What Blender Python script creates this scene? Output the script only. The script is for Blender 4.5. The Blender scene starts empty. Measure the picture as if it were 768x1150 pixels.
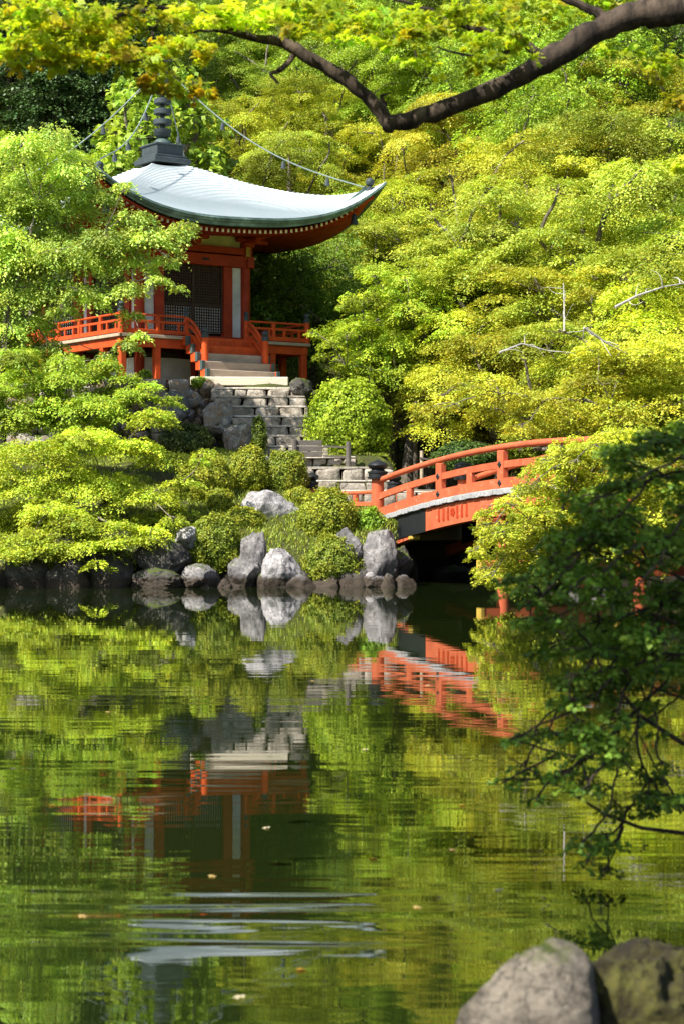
import bpy, math, random
import numpy as np
from mathutils import Vector, Matrix, noise
PI = math.pi
rad = math.radians
scene = bpy.context.scene
COL = scene.collection
F = 2236.0                       # focal length in pixels of the 768x1150 photograph
CAMZ = 1.7

def at(px, py, D):
    """world point seen at photograph pixel px,py at depth D"""
    return np.array([(px - 384.0) / F * D, D, CAMZ + (575.0 - py) / F * D])

# ------------------------------------------------------------------ materials
def new_mat(name):
    m = bpy.data.materials.new(name)
    m.use_nodes = True
    nt = m.node_tree
    nt.nodes.clear()
    out = nt.nodes.new('ShaderNodeOutputMaterial')
    return m, nt, out

def N(nt, typ, **kw):
    n = nt.nodes.new(typ)
    for k, v in kw.items():
        if k in n.inputs:
            n.inputs[k].default_value = v
        else:
            setattr(n, k, v)
    return n

def ramp(nt, fac, stops, interp='LINEAR'):
    r = nt.nodes.new('ShaderNodeValToRGB')
    r.color_ramp.interpolation = interp
    els = r.color_ramp.elements
    while len(els) < len(stops):
        els.new(0.5)
    for e, (p, c) in zip(els, stops):
        e.position = p
        e.color = (*c, 1) if len(c) == 3 else c
    nt.links.new(fac, r.inputs[0])
    return r.outputs[0]

def mixc(nt, fac, a, b, mode='MIX'):
    n = nt.nodes.new('ShaderNodeMix')
    n.data_type = 'RGBA'
    n.blend_type = mode
    for sock, v in ((0, fac), (6, a), (7, b)):
        if hasattr(v, 'is_linked') or isinstance(v, bpy.types.NodeSocket):
            nt.links.new(v, n.inputs[sock])
        else:
            n.inputs[sock].default_value = v if sock == 0 else (*v, 1)
    return n.outputs[2]

def coords(nt, kind='Object', scale=(1, 1, 1)):
    tc = nt.nodes.new('ShaderNodeTexCoord')
    mp = nt.nodes.new('ShaderNodeMapping')
    mp.inputs['Scale'].default_value = scale
    nt.links.new(tc.outputs[kind], mp.inputs[0])
    return mp.outputs[0]

def noise_tex(nt, vec, scale, detail=6, rough=0.6, dist=0.0):
    n = N(nt, 'ShaderNodeTexNoise', Scale=scale, Detail=detail, Roughness=rough, Distortion=dist)
    nt.links.new(vec, n.inputs['Vector'])
    return n.outputs[0]

def principled(nt, out, color, rough=0.6, bump=None, bump_s=0.3, bump_d=0.02, metal=0.0, spec=0.5):
    p = N(nt, 'ShaderNodeBsdfPrincipled', Metallic=metal)
    p.inputs['Specular IOR Level'].default_value = spec
    if isinstance(color, bpy.types.NodeSocket):
        nt.links.new(color, p.inputs['Base Color'])
    else:
        p.inputs['Base Color'].default_value = (*color, 1)
    if isinstance(rough, bpy.types.NodeSocket):
        nt.links.new(rough, p.inputs['Roughness'])
    else:
        p.inputs['Roughness'].default_value = rough
    if bump is not None:
        b = N(nt, 'ShaderNodeBump', Strength=bump_s, Distance=bump_d)
        nt.links.new(bump, b.inputs['Height'])
        nt.links.new(b.outputs[0], p.inputs['Normal'])
    nt.links.new(p.outputs[0], out.inputs[0])
    return p

def paint(name, base, wear, rough=0.5, amount=0.45, scale=2.5, spec=0.4, grain=(1, 1, 1)):
    """weathered paint over timber: colour varies, with worn patches"""
    m, nt, out = new_mat(name)
    v = coords(nt, 'Object', grain)
    n1 = noise_tex(nt, v, scale, 8, 0.65)
    n2 = noise_tex(nt, v, scale * 7, 5, 0.6)
    dark = tuple(c * 0.58 for c in base)
    c = mixc(nt, ramp(nt, n1, [(0.3, (0, 0, 0)), (0.7, (1, 1, 1))]), base, dark)
    f = ramp(nt, n2, [(1 - amount, (0, 0, 0)), (min(1, 1 - amount + 0.16), (1, 1, 1))])
    c = mixc(nt, f, c, wear)
    r = ramp(nt, n1, [(0, (rough - .1,) * 3), (1, (min(1, rough + .2),) * 3)])
    principled(nt, out, c, r, n2, 0.25, 0.012, spec=spec * .6)
    return m

M = {}
M['red'] = paint('vermilion_paint', (0.66, 0.085, 0.014), (0.46, 0.16, 0.07), 0.6, 0.42)
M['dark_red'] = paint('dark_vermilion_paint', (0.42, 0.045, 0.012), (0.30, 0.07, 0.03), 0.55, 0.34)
M['bridge_red'] = paint('bridge_vermilion_paint', (0.57, 0.125, 0.050), (0.50, 0.20, 0.115), 0.65, 0.42, 1.3)
M['plaster'] = paint('white_plaster', (0.78, 0.77, 0.74), (0.62, 0.60, 0.55), 0.85, 0.22, 1.5)
M['cream'] = paint('cream_plaster', (0.74, 0.66, 0.45), (0.56, 0.47, 0.30), 0.85, 0.3, 2.0)
M['rafter_end'] = paint('pale_rafter_end', (0.80, 0.72, 0.48), (0.6, 0.5, 0.3), 0.8, 0.25, 3.0)
M['wood'] = paint('weathered_board', (0.50, 0.40, 0.28), (0.36, 0.29, 0.22), 0.8, 0.42, 2.2, grain=(1, 6, 6))
M['redwood'] = paint('worn_red_tread', (0.46, 0.36, 0.28), (0.58, 0.12, 0.05), 0.75, 0.36, 1.2, grain=(1, 3, 3))
M['greywood'] = paint('grey_old_wood', (0.13, 0.115, 0.10), (0.075, 0.065, 0.06), 0.85, 0.45, 3.0, grain=(1, 5, 5))
M['lattice'] = paint('dark_lattice_wood', (0.075, 0.045, 0.03), (0.04, 0.025, 0.02), 0.7, 0.4, 5)
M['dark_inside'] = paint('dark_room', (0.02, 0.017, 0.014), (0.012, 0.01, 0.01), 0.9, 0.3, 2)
M['black'] = paint('black_lacquer_metal', (0.016, 0.018, 0.02), (0.035, 0.037, 0.04), 0.42, 0.35, 6, spec=0.5)
M['bronze'] = paint('green_bronze', (0.075, 0.115, 0.105), (0.16, 0.23, 0.20), 0.5, 0.4, 4)
M['dark_bronze'] = paint('dark_bronze', (0.055, 0.070, 0.075), (0.12, 0.15, 0.15), 0.5, 0.36, 4)
M['chain'] = paint('chain_metal', (0.24, 0.30, 0.28), (0.12, 0.16, 0.15), 0.5, 0.4, 6)
M['verdigris'] = paint('verdigris_copper', (0.20, 0.33, 0.27), (0.11, 0.16, 0.13), 0.6, 0.42, 3)
M['brass'] = paint('brass_cap', (0.62, 0.42, 0.07), (0.36, 0.24, 0.06), 0.4, 0.3, 5)
M['deck_edge'] = paint('pale_plank_ends', (0.40, 0.40, 0.395), (0.15, 0.14, 0.13), 0.8, 0.48, 2.2)
M['bell'] = M['dark_bronze']

def mat_roof():
    m, nt, out = new_mat('pale_copper_shingle')
    v = coords(nt)
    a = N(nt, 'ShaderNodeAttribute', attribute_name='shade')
    n1 = noise_tex(nt, v, 0.9, 7, 0.62)
    n2 = noise_tex(nt, coords(nt, 'Object', (2.5, 2.5, 9)), 2.0, 5, 0.6)
    c = mixc(nt, n1, (0.74, 0.775, 0.785), (0.58, 0.64, 0.645))
    c = mixc(nt, ramp(nt, n2, [(0.60, (0, 0, 0)), (0.80, (1, 1, 1))]), c, (0.48, 0.55, 0.53))
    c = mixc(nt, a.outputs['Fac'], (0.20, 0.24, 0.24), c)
    principled(nt, out, c, 0.42, n2, 0.12, 0.01, spec=0.5)
    return m
M['roof'] = mat_roof()

def mat_roof_edge():
    m, nt, out = new_mat('roof_edge_patina')
    v = coords(nt)
    n1 = noise_tex(nt, v, 2.2, 7, 0.7)
    c = ramp(nt, n1, [(0.3, (0.035, 0.055, 0.045)), (0.52, (0.09, 0.15, 0.125)), (0.72, (0.26, 0.36, 0.32))])
    principled(nt, out, c, 0.6, n1, 0.3, 0.02)
    return m
M['roof_edge'] = mat_roof_edge()

def mat_rock(name, stops, moss=0.0, mscale=1.0, wet=True, mosscol=(0.055, 0.075, 0.012)):
    m, nt, out = new_mat(name)
    tc = N(nt, 'ShaderNodeTexCoord')
    oi = N(nt, 'ShaderNodeObjectInfo')
    add = N(nt, 'ShaderNodeVectorMath', operation='MULTIPLY_ADD')
    nt.links.new(oi.outputs['Random'], add.inputs[0])
    add.inputs[1].default_value = (37, 19, 53)
    nt.links.new(tc.outputs['Object'], add.inputs[2])
    v = add.outputs[0]
    n1 = noise_tex(nt, v, 1.5 * mscale, 10, 0.68, 0.8)
    n2 = noise_tex(nt, v, 7.0 * mscale, 9, 0.7)
    n3 = noise_tex(nt, v, 28.0 * mscale, 5, 0.7)
    s = mixc(nt, 0.5, n1, n2)
    c = ramp(nt, s, stops)
    c = mixc(nt, ramp(nt, n3, [(0.34, (.45,) * 3), (0.44, (1, 1, 1))]), (0.06, 0.055, 0.05), c)
    cr = N(nt, 'ShaderNodeTexVoronoi', feature='DISTANCE_TO_EDGE', Scale=1.7 * mscale)
    vd = N(nt, 'ShaderNodeVectorMath', operation='MULTIPLY_ADD')
    cn = N(nt, 'ShaderNodeTexNoise', Scale=3.0 * mscale, Detail=5)
    nt.links.new(v, cn.inputs['Vector'])
    nt.links.new(cn.outputs['Color'], vd.inputs[0])
    vd.inputs[1].default_value = (0.5, 0.5, 0.5)
    nt.links.new(v, vd.inputs[2])
    nt.links.new(vd.outputs[0], cr.inputs['Vector'])
    crack = ramp(nt, cr.outputs['Distance'], [(0.0, (1, 1, 1)), (0.018, (0, 0, 0))])
    cf = N(nt, 'ShaderNodeMath', operation='MULTIPLY')
    nt.links.new(crack, cf.inputs[0]); cf.inputs[1].default_value = 0.7
    c = mixc(nt, cf.outputs[0], c, (0.05, 0.042, 0.035))
    geo = N(nt, 'ShaderNodeNewGeometry')
    if moss > 0:
        sx = N(nt, 'ShaderNodeSeparateXYZ')
        nt.links.new(geo.outputs['Normal'], sx.inputs[0])
        mm = N(nt, 'ShaderNodeMath', operation='MULTIPLY_ADD')
        nt.links.new(sx.outputs[2], mm.inputs[0]); mm.inputs[1].default_value = 0.35
        nt.links.new(n1, mm.inputs[2])
        c = mixc(nt, ramp(nt, mm.outputs[0], [(0.9 - moss, (0, 0, 0)), (1.0 - moss, (1, 1, 1))]), c, mosscol)
    if wet:                                   # brown stain left by the water along the pond's edge
        sp = N(nt, 'ShaderNodeSeparateXYZ')
        nt.links.new(geo.outputs['Position'], sp.inputs[0])
        wn = N(nt, 'ShaderNodeMath', operation='MULTIPLY_ADD')
        nt.links.new(n2, wn.inputs[0]); wn.inputs[1].default_value = -0.35
        nt.links.new(sp.outputs[2], wn.inputs[2])
        f = ramp(nt, wn.outputs[0], [(0.0, (1, 1, 1)), (0.10, (0, 0, 0))])
        c = mixc(nt, f, c, (0.05, 0.038, 0.027))
    hb = mixc(nt, 0.4, n2, n3)
    hb = mixc(nt, cf.outputs[0], hb, (0, 0, 0))
    principled(nt, out, c, 0.85, hb, 0.7, 0.05, spec=0.25)
    return m
M['rock_pale'] = mat_rock('pale_grey_rock', [(0.34, (0.09, 0.085, 0.085)), (0.47, (0.27, 0.255, 0.25)), (0.60, (0.46, 0.44, 0.43))], 0.0)
M['rock_grey'] = mat_rock('grey_rock', [(0.34, (0.045, 0.045, 0.046)), (0.5, (0.15, 0.14, 0.135)), (0.64, (0.32, 0.30, 0.285))], 0.08)
M['rock_dark'] = mat_rock('dark_rock', [(0.34, (0.022, 0.02, 0.018)), (0.5, (0.062, 0.057, 0.05)), (0.66, (0.16, 0.145, 0.125))], 0.18)
M['rock_wall'] = mat_rock('wall_stone', [(0.36, (0.06, 0.045, 0.034)), (0.45, (0.26, 0.18, 0.11)), (0.52, (0.20, 0.185, 0.17)), (0.60, (0.44, 0.39, 0.32))], 0.05, 0.8, wet=False)
M['rock_step'] = mat_rock('step_stone', [(0.36, (0.06, 0.052, 0.042)), (0.46, (0.24, 0.205, 0.16)), (0.58, (0.42, 0.375, 0.31))], 0.0, 0.8, wet=False)
M['tread'] = mat_rock('pale_tread_top', [(0.32, (0.18, 0.155, 0.12)), (0.44, (0.42, 0.37, 0.30)), (0.6, (0.56, 0.51, 0.43))], 0.0, 1.0, wet=False)  # paler stone tone for the tops of the steps
M['slab'] = mat_rock('cut_stone', [(0.25, (0.44, 0.38, 0.27)), (0.45, (0.56, 0.50, 0.38)), (0.7, (0.62, 0.56, 0.45))], 0.0, 0.12, wet=False)
M['mossy'] = mat_rock('near_mossy_rock', [(0.38, (0.035, 0.030, 0.024)), (0.47, (0.13, 0.11, 0.085)), (0.60, (0.24, 0.205, 0.16))], 0.04, 2.2, wet=False, mosscol=(0.05, 0.065, 0.01))
M['moss'] = mat_rock('deep_moss', [(0.40, (0.016, 0.012, 0.007)), (0.48, (0.035, 0.030, 0.009)), (0.58, (0.085, 0.080, 0.018))], 0.06, 2.4, wet=False, mosscol=(0.06, 0.065, 0.012))

def mat_ground():
    m, nt, out = new_mat('mossy_soil')
    v = coords(nt)
    n1 = noise_tex(nt, v, 0.8, 8, 0.65)
    n2 = noise_tex(nt, v, 6, 8, 0.7)
    c = ramp(nt, n1, [(0.36, (0.075, 0.055, 0.03)), (0.47, (0.055, 0.07, 0.018)), (0.6, (0.11, 0.13, 0.025)), (0.72, (0.17, 0.14, 0.075))])
    c = mixc(nt, ramp(nt, n2, [(0.4, (0, 0, 0)), (0.6, (1, 1, 1))]), (0.05, 0.05, 0.02), c)
    gp = N(nt, 'ShaderNodeNewGeometry'); sx = N(nt, 'ShaderNodeSeparateXYZ')
    nt.links.new(gp.outputs['Position'], sx.inputs[0])
    wz = N(nt, 'ShaderNodeMath', operation='MULTIPLY_ADD')
    nt.links.new(n2, wz.inputs[0]); wz.inputs[1].default_value = -0.4
    nt.links.new(sx.outputs[2], wz.inputs[2])
    c = mixc(nt, ramp(nt, wz.outputs[0], [(0.25, (1, 1, 1)), (0.42, (0, 0, 0))]), c, (0.018, 0.015, 0.011))
    principled(nt, out, c, 0.95, n2, 0.8, 0.08, spec=0.1)
    return m
M['ground'] = mat_ground()

def mat_gravel():
    m, nt, out = new_mat('pale_gravel_path')
    v = coords(nt)
    n1 = noise_tex(nt, v, 1.2, 6, 0.6)
    n2 = noise_tex(nt, v, 40, 4, 0.7)
    c = mixc(nt, n1, (0.46, 0.41, 0.33), (0.30, 0.27, 0.22))
    c = mixc(nt, ramp(nt, n2, [(0.38, (0, 0, 0)), (0.55, (1, 1, 1))]), (0.20, 0.18, 0.15), c)
    principled(nt, out, c, 0.95, n2, 0.6, 0.02, spec=0.1)
    return m
M['gravel'] = mat_gravel()

def mat_water():
    m, nt, out = new_mat('pond_water')
    p = N(nt, 'ShaderNodeBsdfPrincipled', Roughness=0.012, IOR=1.48)
    p.inputs['Base Color'].default_value = (0.009, 0.015, 0.003, 1)
    tc = N(nt, 'ShaderNodeTexCoord')
    def layer(scale, sc, detail, dist):
        mp = N(nt, 'ShaderNodeMapping')
        mp.inputs['Scale'].default_value = sc
        nt.links.new(tc.outputs['Object'], mp.inputs[0])
        return noise_tex(nt, mp.outputs[0], scale, detail, 0.5, dist)
    a = layer(1.0, (0.22, 1.9, 1), 2, 0.35)       # broad swell
    b = layer(1.0, (0.9, 7.0, 1), 2, 0.3)        # fine ripples
    # patches where a breath of wind ruffles the pond
    g = ramp(nt, layer(1.0, (0.07, 0.16, 1), 3, 0.4), [(0.36, (0.25,) * 3), (0.66, (1, 1, 1))])
    # a stronger train of ripples spreading where a fish has broken the surface
    sep = N(nt, 'ShaderNodeMapping')
    sep.inputs['Location'].default_value = (.6 / 1.9, -8.4 / 1.1, 0)
    sep.inputs['Scale'].default_value = (1 / 1.9, 1 / 1.1, 1)
    nt.links.new(tc.outputs['Object'], sep.inputs[0])
    ln = N(nt, 'ShaderNodeVectorMath', operation='LENGTH')
    nt.links.new(sep.outputs[0], ln.inputs[0])
    msk = ramp(nt, ln.outputs['Value'], [(0.25, (1, 1, 1)), (1.0, (0, 0, 0))], 'EASE')
    c3 = layer(1.0, (0.32, 3.0, 1), 1, 0.5)
    spx = N(nt, 'ShaderNodeSeparateXYZ'); nt.links.new(tc.outputs['Object'], spx.inputs[0])
    nr = N(nt, 'ShaderNodeMapRange'); nt.links.new(spx.outputs[1], nr.inputs[0])
    for i_, v_ in ((1, 7.0), (2, 24.0), (3, 1.0), (4, 0.5)): nr.inputs[i_].default_value = v_
    gm = N(nt, 'ShaderNodeMath', operation='MULTIPLY'); nt.links.new(g, gm.inputs[0]); nt.links.new(nr.outputs[0], gm.inputs[1])
    g = gm.outputs[0]
    b1 = N(nt, 'ShaderNodeBump', Distance=0.0040)
    nt.links.new(g, b1.inputs['Strength'])
    nt.links.new(a, b1.inputs['Height'])
    b2 = N(nt, 'ShaderNodeBump', Distance=0.0006)
    nt.links.new(g, b2.inputs['Strength'])
    nt.links.new(b, b2.inputs['Height'])
    b3 = N(nt, 'ShaderNodeBump', Distance=0.0095)
    nt.links.new(msk, b3.inputs['Strength'])
    nt.links.new(c3, b3.inputs['Height'])
    nt.links.new(b1.outputs[0], b3.inputs['Normal'])
    nt.links.new(b3.outputs[0], b2.inputs['Normal'])
    nt.links.new(b2.outputs[0], p.inputs['Normal'])
    nt.links.new(p.outputs[0], out.inputs[0])
    return m
M['water'] = mat_water()

def mat_bark(name, a, b, scale=9):
    m, nt, out = new_mat(name)
    v = coords(nt, 'Object', (1, 1, 0.35))
    n1 = noise_tex(nt, v, scale, 8, 0.7)
    n2 = noise_tex(nt, v, scale * 0.25, 5, 0.6)
    c = mixc(nt, ramp(nt, n1, [(0.4, (0, 0, 0)), (0.62, (1, 1, 1))]), a, b)
    c = mixc(nt, ramp(nt, n2, [(0.58, (0, 0, 0)), (0.68, (1, 1, 1))]), c, tuple(min(1, x * 1.9) for x in b))
    principled(nt, out, c, 0.9, n1, 0.9, 0.02, spec=0.2)
    return m
M['bark'] = mat_bark('grey_bark', (0.075, 0.06, 0.045), (0.21, 0.18, 0.14))
M['bark_dark'] = mat_bark('dark_maple_bark', (0.022, 0.016, 0.012), (0.082, 0.060, 0.042), 11)
M['bark_pale'] = mat_bark('pale_dead_bark', (0.30, 0.28, 0.25), (0.50, 0.47, 0.42))

def mat_leaf(name, trans=0.42, spec=0.35, rough=0.5, warmcol=(0.56, 0.34, 0.02), tcol=(1.15, 1.12, 0.55)):
    m, nt, out = new_mat(name)
    oi = N(nt, 'ShaderNodeObjectInfo')
    t = N(nt, 'ShaderNodeAttribute', attribute_name='tint')
    w = N(nt, 'ShaderNodeAttribute', attribute_name='warm')
    c = mixc(nt, 1.0, oi.outputs['Color'], t.outputs['Color'], 'MULTIPLY')
    f = N(nt, 'ShaderNodeMath', operation='MULTIPLY')
    nt.links.new(w.outputs['Fac'], f.inputs[0])
    nt.links.new(oi.outputs['Alpha'], f.inputs[1])
    c = mixc(nt, f.outputs[0], c, warmcol)
    p = N(nt, 'ShaderNodeBsdfPrincipled', Roughness=rough)
    p.inputs['Specular IOR Level'].default_value = spec
    nt.links.new(c, p.inputs['Base Color'])
    tr = N(nt, 'ShaderNodeBsdfTranslucent')
    nt.links.new(mixc(nt, 1.0, c, tcol, 'MULTIPLY'), tr.inputs[0])
    mx = N(nt, 'ShaderNodeMixShader')
    mx.inputs[0].default_value = trans
    nt.links.new(p.outputs[0], mx.inputs[1])
    nt.links.new(tr.outputs[0], mx.inputs[2])
    nt.links.new(mx.outputs[0], out.inputs[0])
    return m
M['leaf'] = mat_leaf('leaf', 0.35, 0.22, 0.5)
M['thin_leaf'] = mat_leaf('thin_leaf', 0.58, 0.3, 0.5, tcol=(1.3, 1.3, .5))
M['needle'] = mat_leaf('evergreen_leaf', 0.15, 0.4, 0.45)

# ------------------------------------------------------------------ mesh builder
class MB:
    def __init__(s):
        s.v, s.f, s.m = [], [], []
    def add(s, verts, faces, mi=0):
        o = len(s.v)
        s.v.extend([tuple(p) for p in verts])
        s.f.extend([tuple(i + o for i in f) for f in faces])
        s.m.extend([mi] * len(faces))
        return s
    def box(s, c, size, rz=0.0, mi=0, bev=0.0, M4=None):
        x, y, z = size[0] / 2, size[1] / 2, size[2] / 2
        if bev <= 0:
            vs = [(-x, -y, -z), (x, -y, -z), (x, y, -z), (-x, y, -z), (-x, -y, z), (x, -y, z), (x, y, z), (-x, y, z)]
            fs = [(0, 3, 2, 1), (4, 5, 6, 7), (0, 1, 5, 4), (1, 2, 6, 5), (2, 3, 7, 6), (3, 0, 4, 7)]
        else:
            b = min(bev, x * .6, y * .6, z * .6)
            vs, fs = [], []
            for sx in (-1, 1):
                for sy in (-1, 1):
                    for sz in (-1, 1):
                        vs += [(sx * x, sy * (y - b), sz * (z - b)), (sx * (x - b), sy * y, sz * (z - b)), (sx * (x - b), sy * (y - b), sz * z)]
            I = lambda sx, sy, sz, k: ((sx > 0) * 4 + (sy > 0) * 2 + (sz > 0)) * 3 + k
            for sg in (-1, 1):
                fs.append((I(sg, -1, -1, 0), I(sg, 1, -1, 0), I(sg, 1, 1, 0), I(sg, -1, 1, 0)))
                fs.append((I(-1, sg, -1, 1), I(1, sg, -1, 1), I(1, sg, 1, 1), I(-1, sg, 1, 1)))
                fs.append((I(-1, -1, sg, 2), I(1, -1, sg, 2), I(1, 1, sg, 2), I(-1, 1, sg, 2)))
            for p in (-1, 1):
                for q in (-1, 1):
                    fs.append((I(p, q, -1, 0), I(p, q, -1, 1), I(p, q, 1, 1), I(p, q, 1, 0)))
                    fs.append((I(p, -1, q, 0), I(p, -1, q, 2), I(p, 1, q, 2), I(p, 1, q, 0)))
                    fs.append((I(-1, p, q, 1), I(-1, p, q, 2), I(1, p, q, 2), I(1, p, q, 1)))
                    for r in (-1, 1):
                        fs.append((I(p, q, r, 0), I(p, q, r, 1), I(p, q, r, 2)))
        cs, sn = math.cos(rz), math.sin(rz)
        if M4 is not None:
            vs = [tuple(M4 @ Vector(v)) for v in vs]
        else:
            vs = [(c[0] + v[0] * cs - v[1] * sn, c[1] + v[0] * sn + v[1] * cs, c[2] + v[2]) for v in vs]
        return s.add(vs, fs, mi)
    def beam(s, a, b, w, h, mi=0, bev=0.0):
        """box of width w and height h from a to b"""
        a, b = Vector(a), Vector(b)
        d = b - a
        L = d.length
        x = d / L
        up = Vector((0, 0, 1)) if abs(x.z) < .98 else Vector((0, 1, 0))
        y = up.cross(x).normalized()
        z = x.cross(y)
        m4 = Matrix.Translation((a + b) / 2) @ Matrix((x, y, z)).transposed().to_4x4()
        return s.box((0, 0, 0), (L, w, h), 0, mi, bev, m4)
    def tube(s, pts, radii, n=8, mi=0, cap=True):
        pts = [Vector(p) for p in pts]
        if not hasattr(radii, '__len__'):
            radii = [radii] * len(pts)
        vs, fs = [], []
        prev = None
        for i, p in enumerate(pts):
            d = (pts[min(i + 1, len(pts) - 1)] - pts[max(i - 1, 0)])
            if d.length < 1e-9:
                d = Vector((0, 0, 1))
            d.normalize()
            if prev is None:
                ref = Vector((0, 0, 1)) if abs(d.z) < .9 else Vector((1, 0, 0))
                u = ref.cross(d).normalized()
            else:
                u = (prev - d * prev.dot(d))
                u = u.normalized() if u.length > 1e-6 else d.orthogonal().normalized()
            prev = u
            w = d.cross(u)
            for k in range(n):
                a = 2 * PI * k / n
                vs.append(p + (u * math.cos(a) + w * math.sin(a)) * radii[i])
        for i in range(len(pts) - 1):
            for k in range(n):
                k2 = (k + 1) % n
                fs.append((i * n + k, i * n + k2, (i + 1) * n + k2, (i + 1) * n + k))
        if cap:
            fs.append(tuple(range(n - 1, -1, -1)))
            fs.append(tuple((len(pts) - 1) * n + k for k in range(n)))
        return s.add(vs, fs, mi)
    def lathe(s, c, prof, n=20, mi=0):
        """prof: list of (r, z)"""
        vs, fs = [], []
        for r, z in prof:
            for k in range(n):
                a = 2 * PI * k / n
                vs.append((c[0] + r * math.cos(a), c[1] + r * math.sin(a), c[2] + z))
        for i in range(len(prof) - 1):
            for k in range(n):
                k2 = (k + 1) % n
                fs.append((i * n + k, i * n + k2, (i + 1) * n + k2, (i + 1) * n + k))
        fs.append(tuple(range(n - 1, -1, -1)))
        fs.append(tuple((len(prof) - 1) * n + k for k in range(n)))
        return s.add(vs, fs, mi)
    def build(s, name, mats, parent=None, smooth=False, label=None):
        me = bpy.data.meshes.new(name)
        me.from_pydata(s.v, [], s.f)
        if not isinstance(mats, (list, tuple)):
            mats = [mats]
        for m in mats:
            me.materials.append(m)
        if len(mats) > 1:
            me.polygons.foreach_set('material_index', s.m)
        if smooth:
            me.polygons.foreach_set('use_smooth', [True] * len(me.polygons))
            me.set_sharp_from_angle(angle=rad(40))
        me.update()
        o = bpy.data.objects.new(name, me)
        COL.objects.link(o)
        if parent is not None:
            o.parent = parent
        if label:
            o['label'] = label
        return o

def tag(o, label=None, cat=None, group=None, kind=None):
    if label: o['label'] = label
    if cat: o['category'] = cat
    if group: o['group'] = group
    if kind: o['kind'] = kind
    return o

def empty(name, loc=(0, 0, 0), rz=0.0):
    o = bpy.data.objects.new(name, None)
    o.empty_display_size = 0.3
    o.location = loc
    o.rotation_euler = (0, 0, rz)
    COL.objects.link(o)
    return o

def dup(src, parent):
    c = src.copy()
    COL.objects.link(c)
    c.parent = parent
    return c

# ------------------------------------------------------------------ terrain
def sstep(a, b, x):
    t = np.clip((x - a) / (b - a), 0, 1)
    return t * t * (3 - 2 * t)

def shore_far(x):
    # the island's stone edge, then the inlet under the bridge
    return 45.40 + 5.85 * sstep(1.0, 1.9, x) + 0.25 * np.sin(x * 1.3) - 1.6 * sstep(5.5, 9, x)

def right_bank(y):
    return 3.3 + 5.2 * sstep(14, 27, y) + 0.4 * np.sin(y * .45)

def terrain(x, y):
    x = np.asarray(x, float); y = np.asarray(y, float)
    d = np.minimum.reduce([y - 5.9 - .25 * np.sin(x * 2), shore_far(x) - y, right_bank(y) - x, x + 17 + 0 * y])
    pond = -np.clip(d * 1.6, 0, 1.2)
    out = np.clip(-d, 0, None)
    edge = 0.34 * (1 - np.exp(-out / 0.25))
    # island bank climbing to the pavilion's terrace
    prof = np.interp(y, [45.3, 46.2, 48, 51, 54, 57.0, 58.6, 59.2, 70], [0, .55, 1.2, 2.1, 2.75, 3.15, 3.4, 5.15, 5.2])
    isl = np.minimum(prof, 5.2 - 0.85 * np.clip(x + 1.0, 0, None) - 1.3 * np.clip(x - 1.0, 0, None))
    low = np.interp(y, [44.9, 47.5, 50, 60], [0, .9, 1.15, 1.3])
    isl = np.maximum(isl, low)
    d0 = 70 - 15 * sstep(-1, 7, x)
    hill = 0.53 * np.clip(y - d0, 0, None) + .9 * np.sin(x * .35 + y * .2) * sstep(0, 8, y - d0)
    rb = 0.9 * sstep(0, 3, x - right_bank(y)) + 0.16 * np.clip(x - right_bank(y) - 3, 0, 40)
    land = np.where(y > 44.5, isl, 0.1) + hill
    land = np.maximum(land, np.where(x > right_bank(y), rb, 0))
    near = np.where(y < 6.5, -0.22, 0)
    # the cutting in which the stone steps lie
    xl = np.interp(y, [50, 54.4, 57, 58.6], [-.9, -1.3, -3.3, -4.0])
    xr = np.where(y > 55.3, -.7, 4.0)
    zc = np.interp(y, [49, 52, 55, 58.6], [1.1, 1.5, 2.5, 4.7]) - .1
    m = sstep(xl - .35, xl + .1, x) * (1 - sstep(xr, xr + .4, x)) * sstep(48.6, 49.6, y) * (1 - sstep(58.8, 59.1, y))
    land = np.where(m > 0, land + (np.minimum(land, zc) - land) * m, land)
    return np.where(d > 0, pond, edge + land + near)

def T(x, y):
    return float(terrain(x, y))

def grid_mesh(name, xs, ys, zf, mat):
    X, Y = np.meshgrid(xs, ys)
    Z = zf(X, Y)
    nx, ny = len(xs), len(ys)
    co = np.stack([X, Y, Z], -1).reshape(-1, 3)
    idx = np.arange(nx * ny).reshape(ny, nx)
    q = np.stack([idx[:-1, :-1], idx[:-1, 1:], idx[1:, 1:], idx[1:, :-1]], -1).reshape(-1, 4)
    me = bpy.data.meshes.new(name)
    me.vertices.add(len(co)); me.vertices.foreach_set('co', co.astype(np.float32).ravel())
    me.loops.add(q.size); me.loops.foreach_set('vertex_index', q.astype(np.int32).ravel())
    me.polygons.add(len(q)); me.polygons.foreach_set('loop_start', np.arange(0, q.size, 4, dtype=np.int32))
    me.polygons.foreach_set('use_smooth', np.ones(len(q), bool))
    me.update(calc_edges=True)
    me.materials.append(mat)
    o = bpy.data.objects.new(name, me)
    COL.objects.link(o)
    return o

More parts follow.
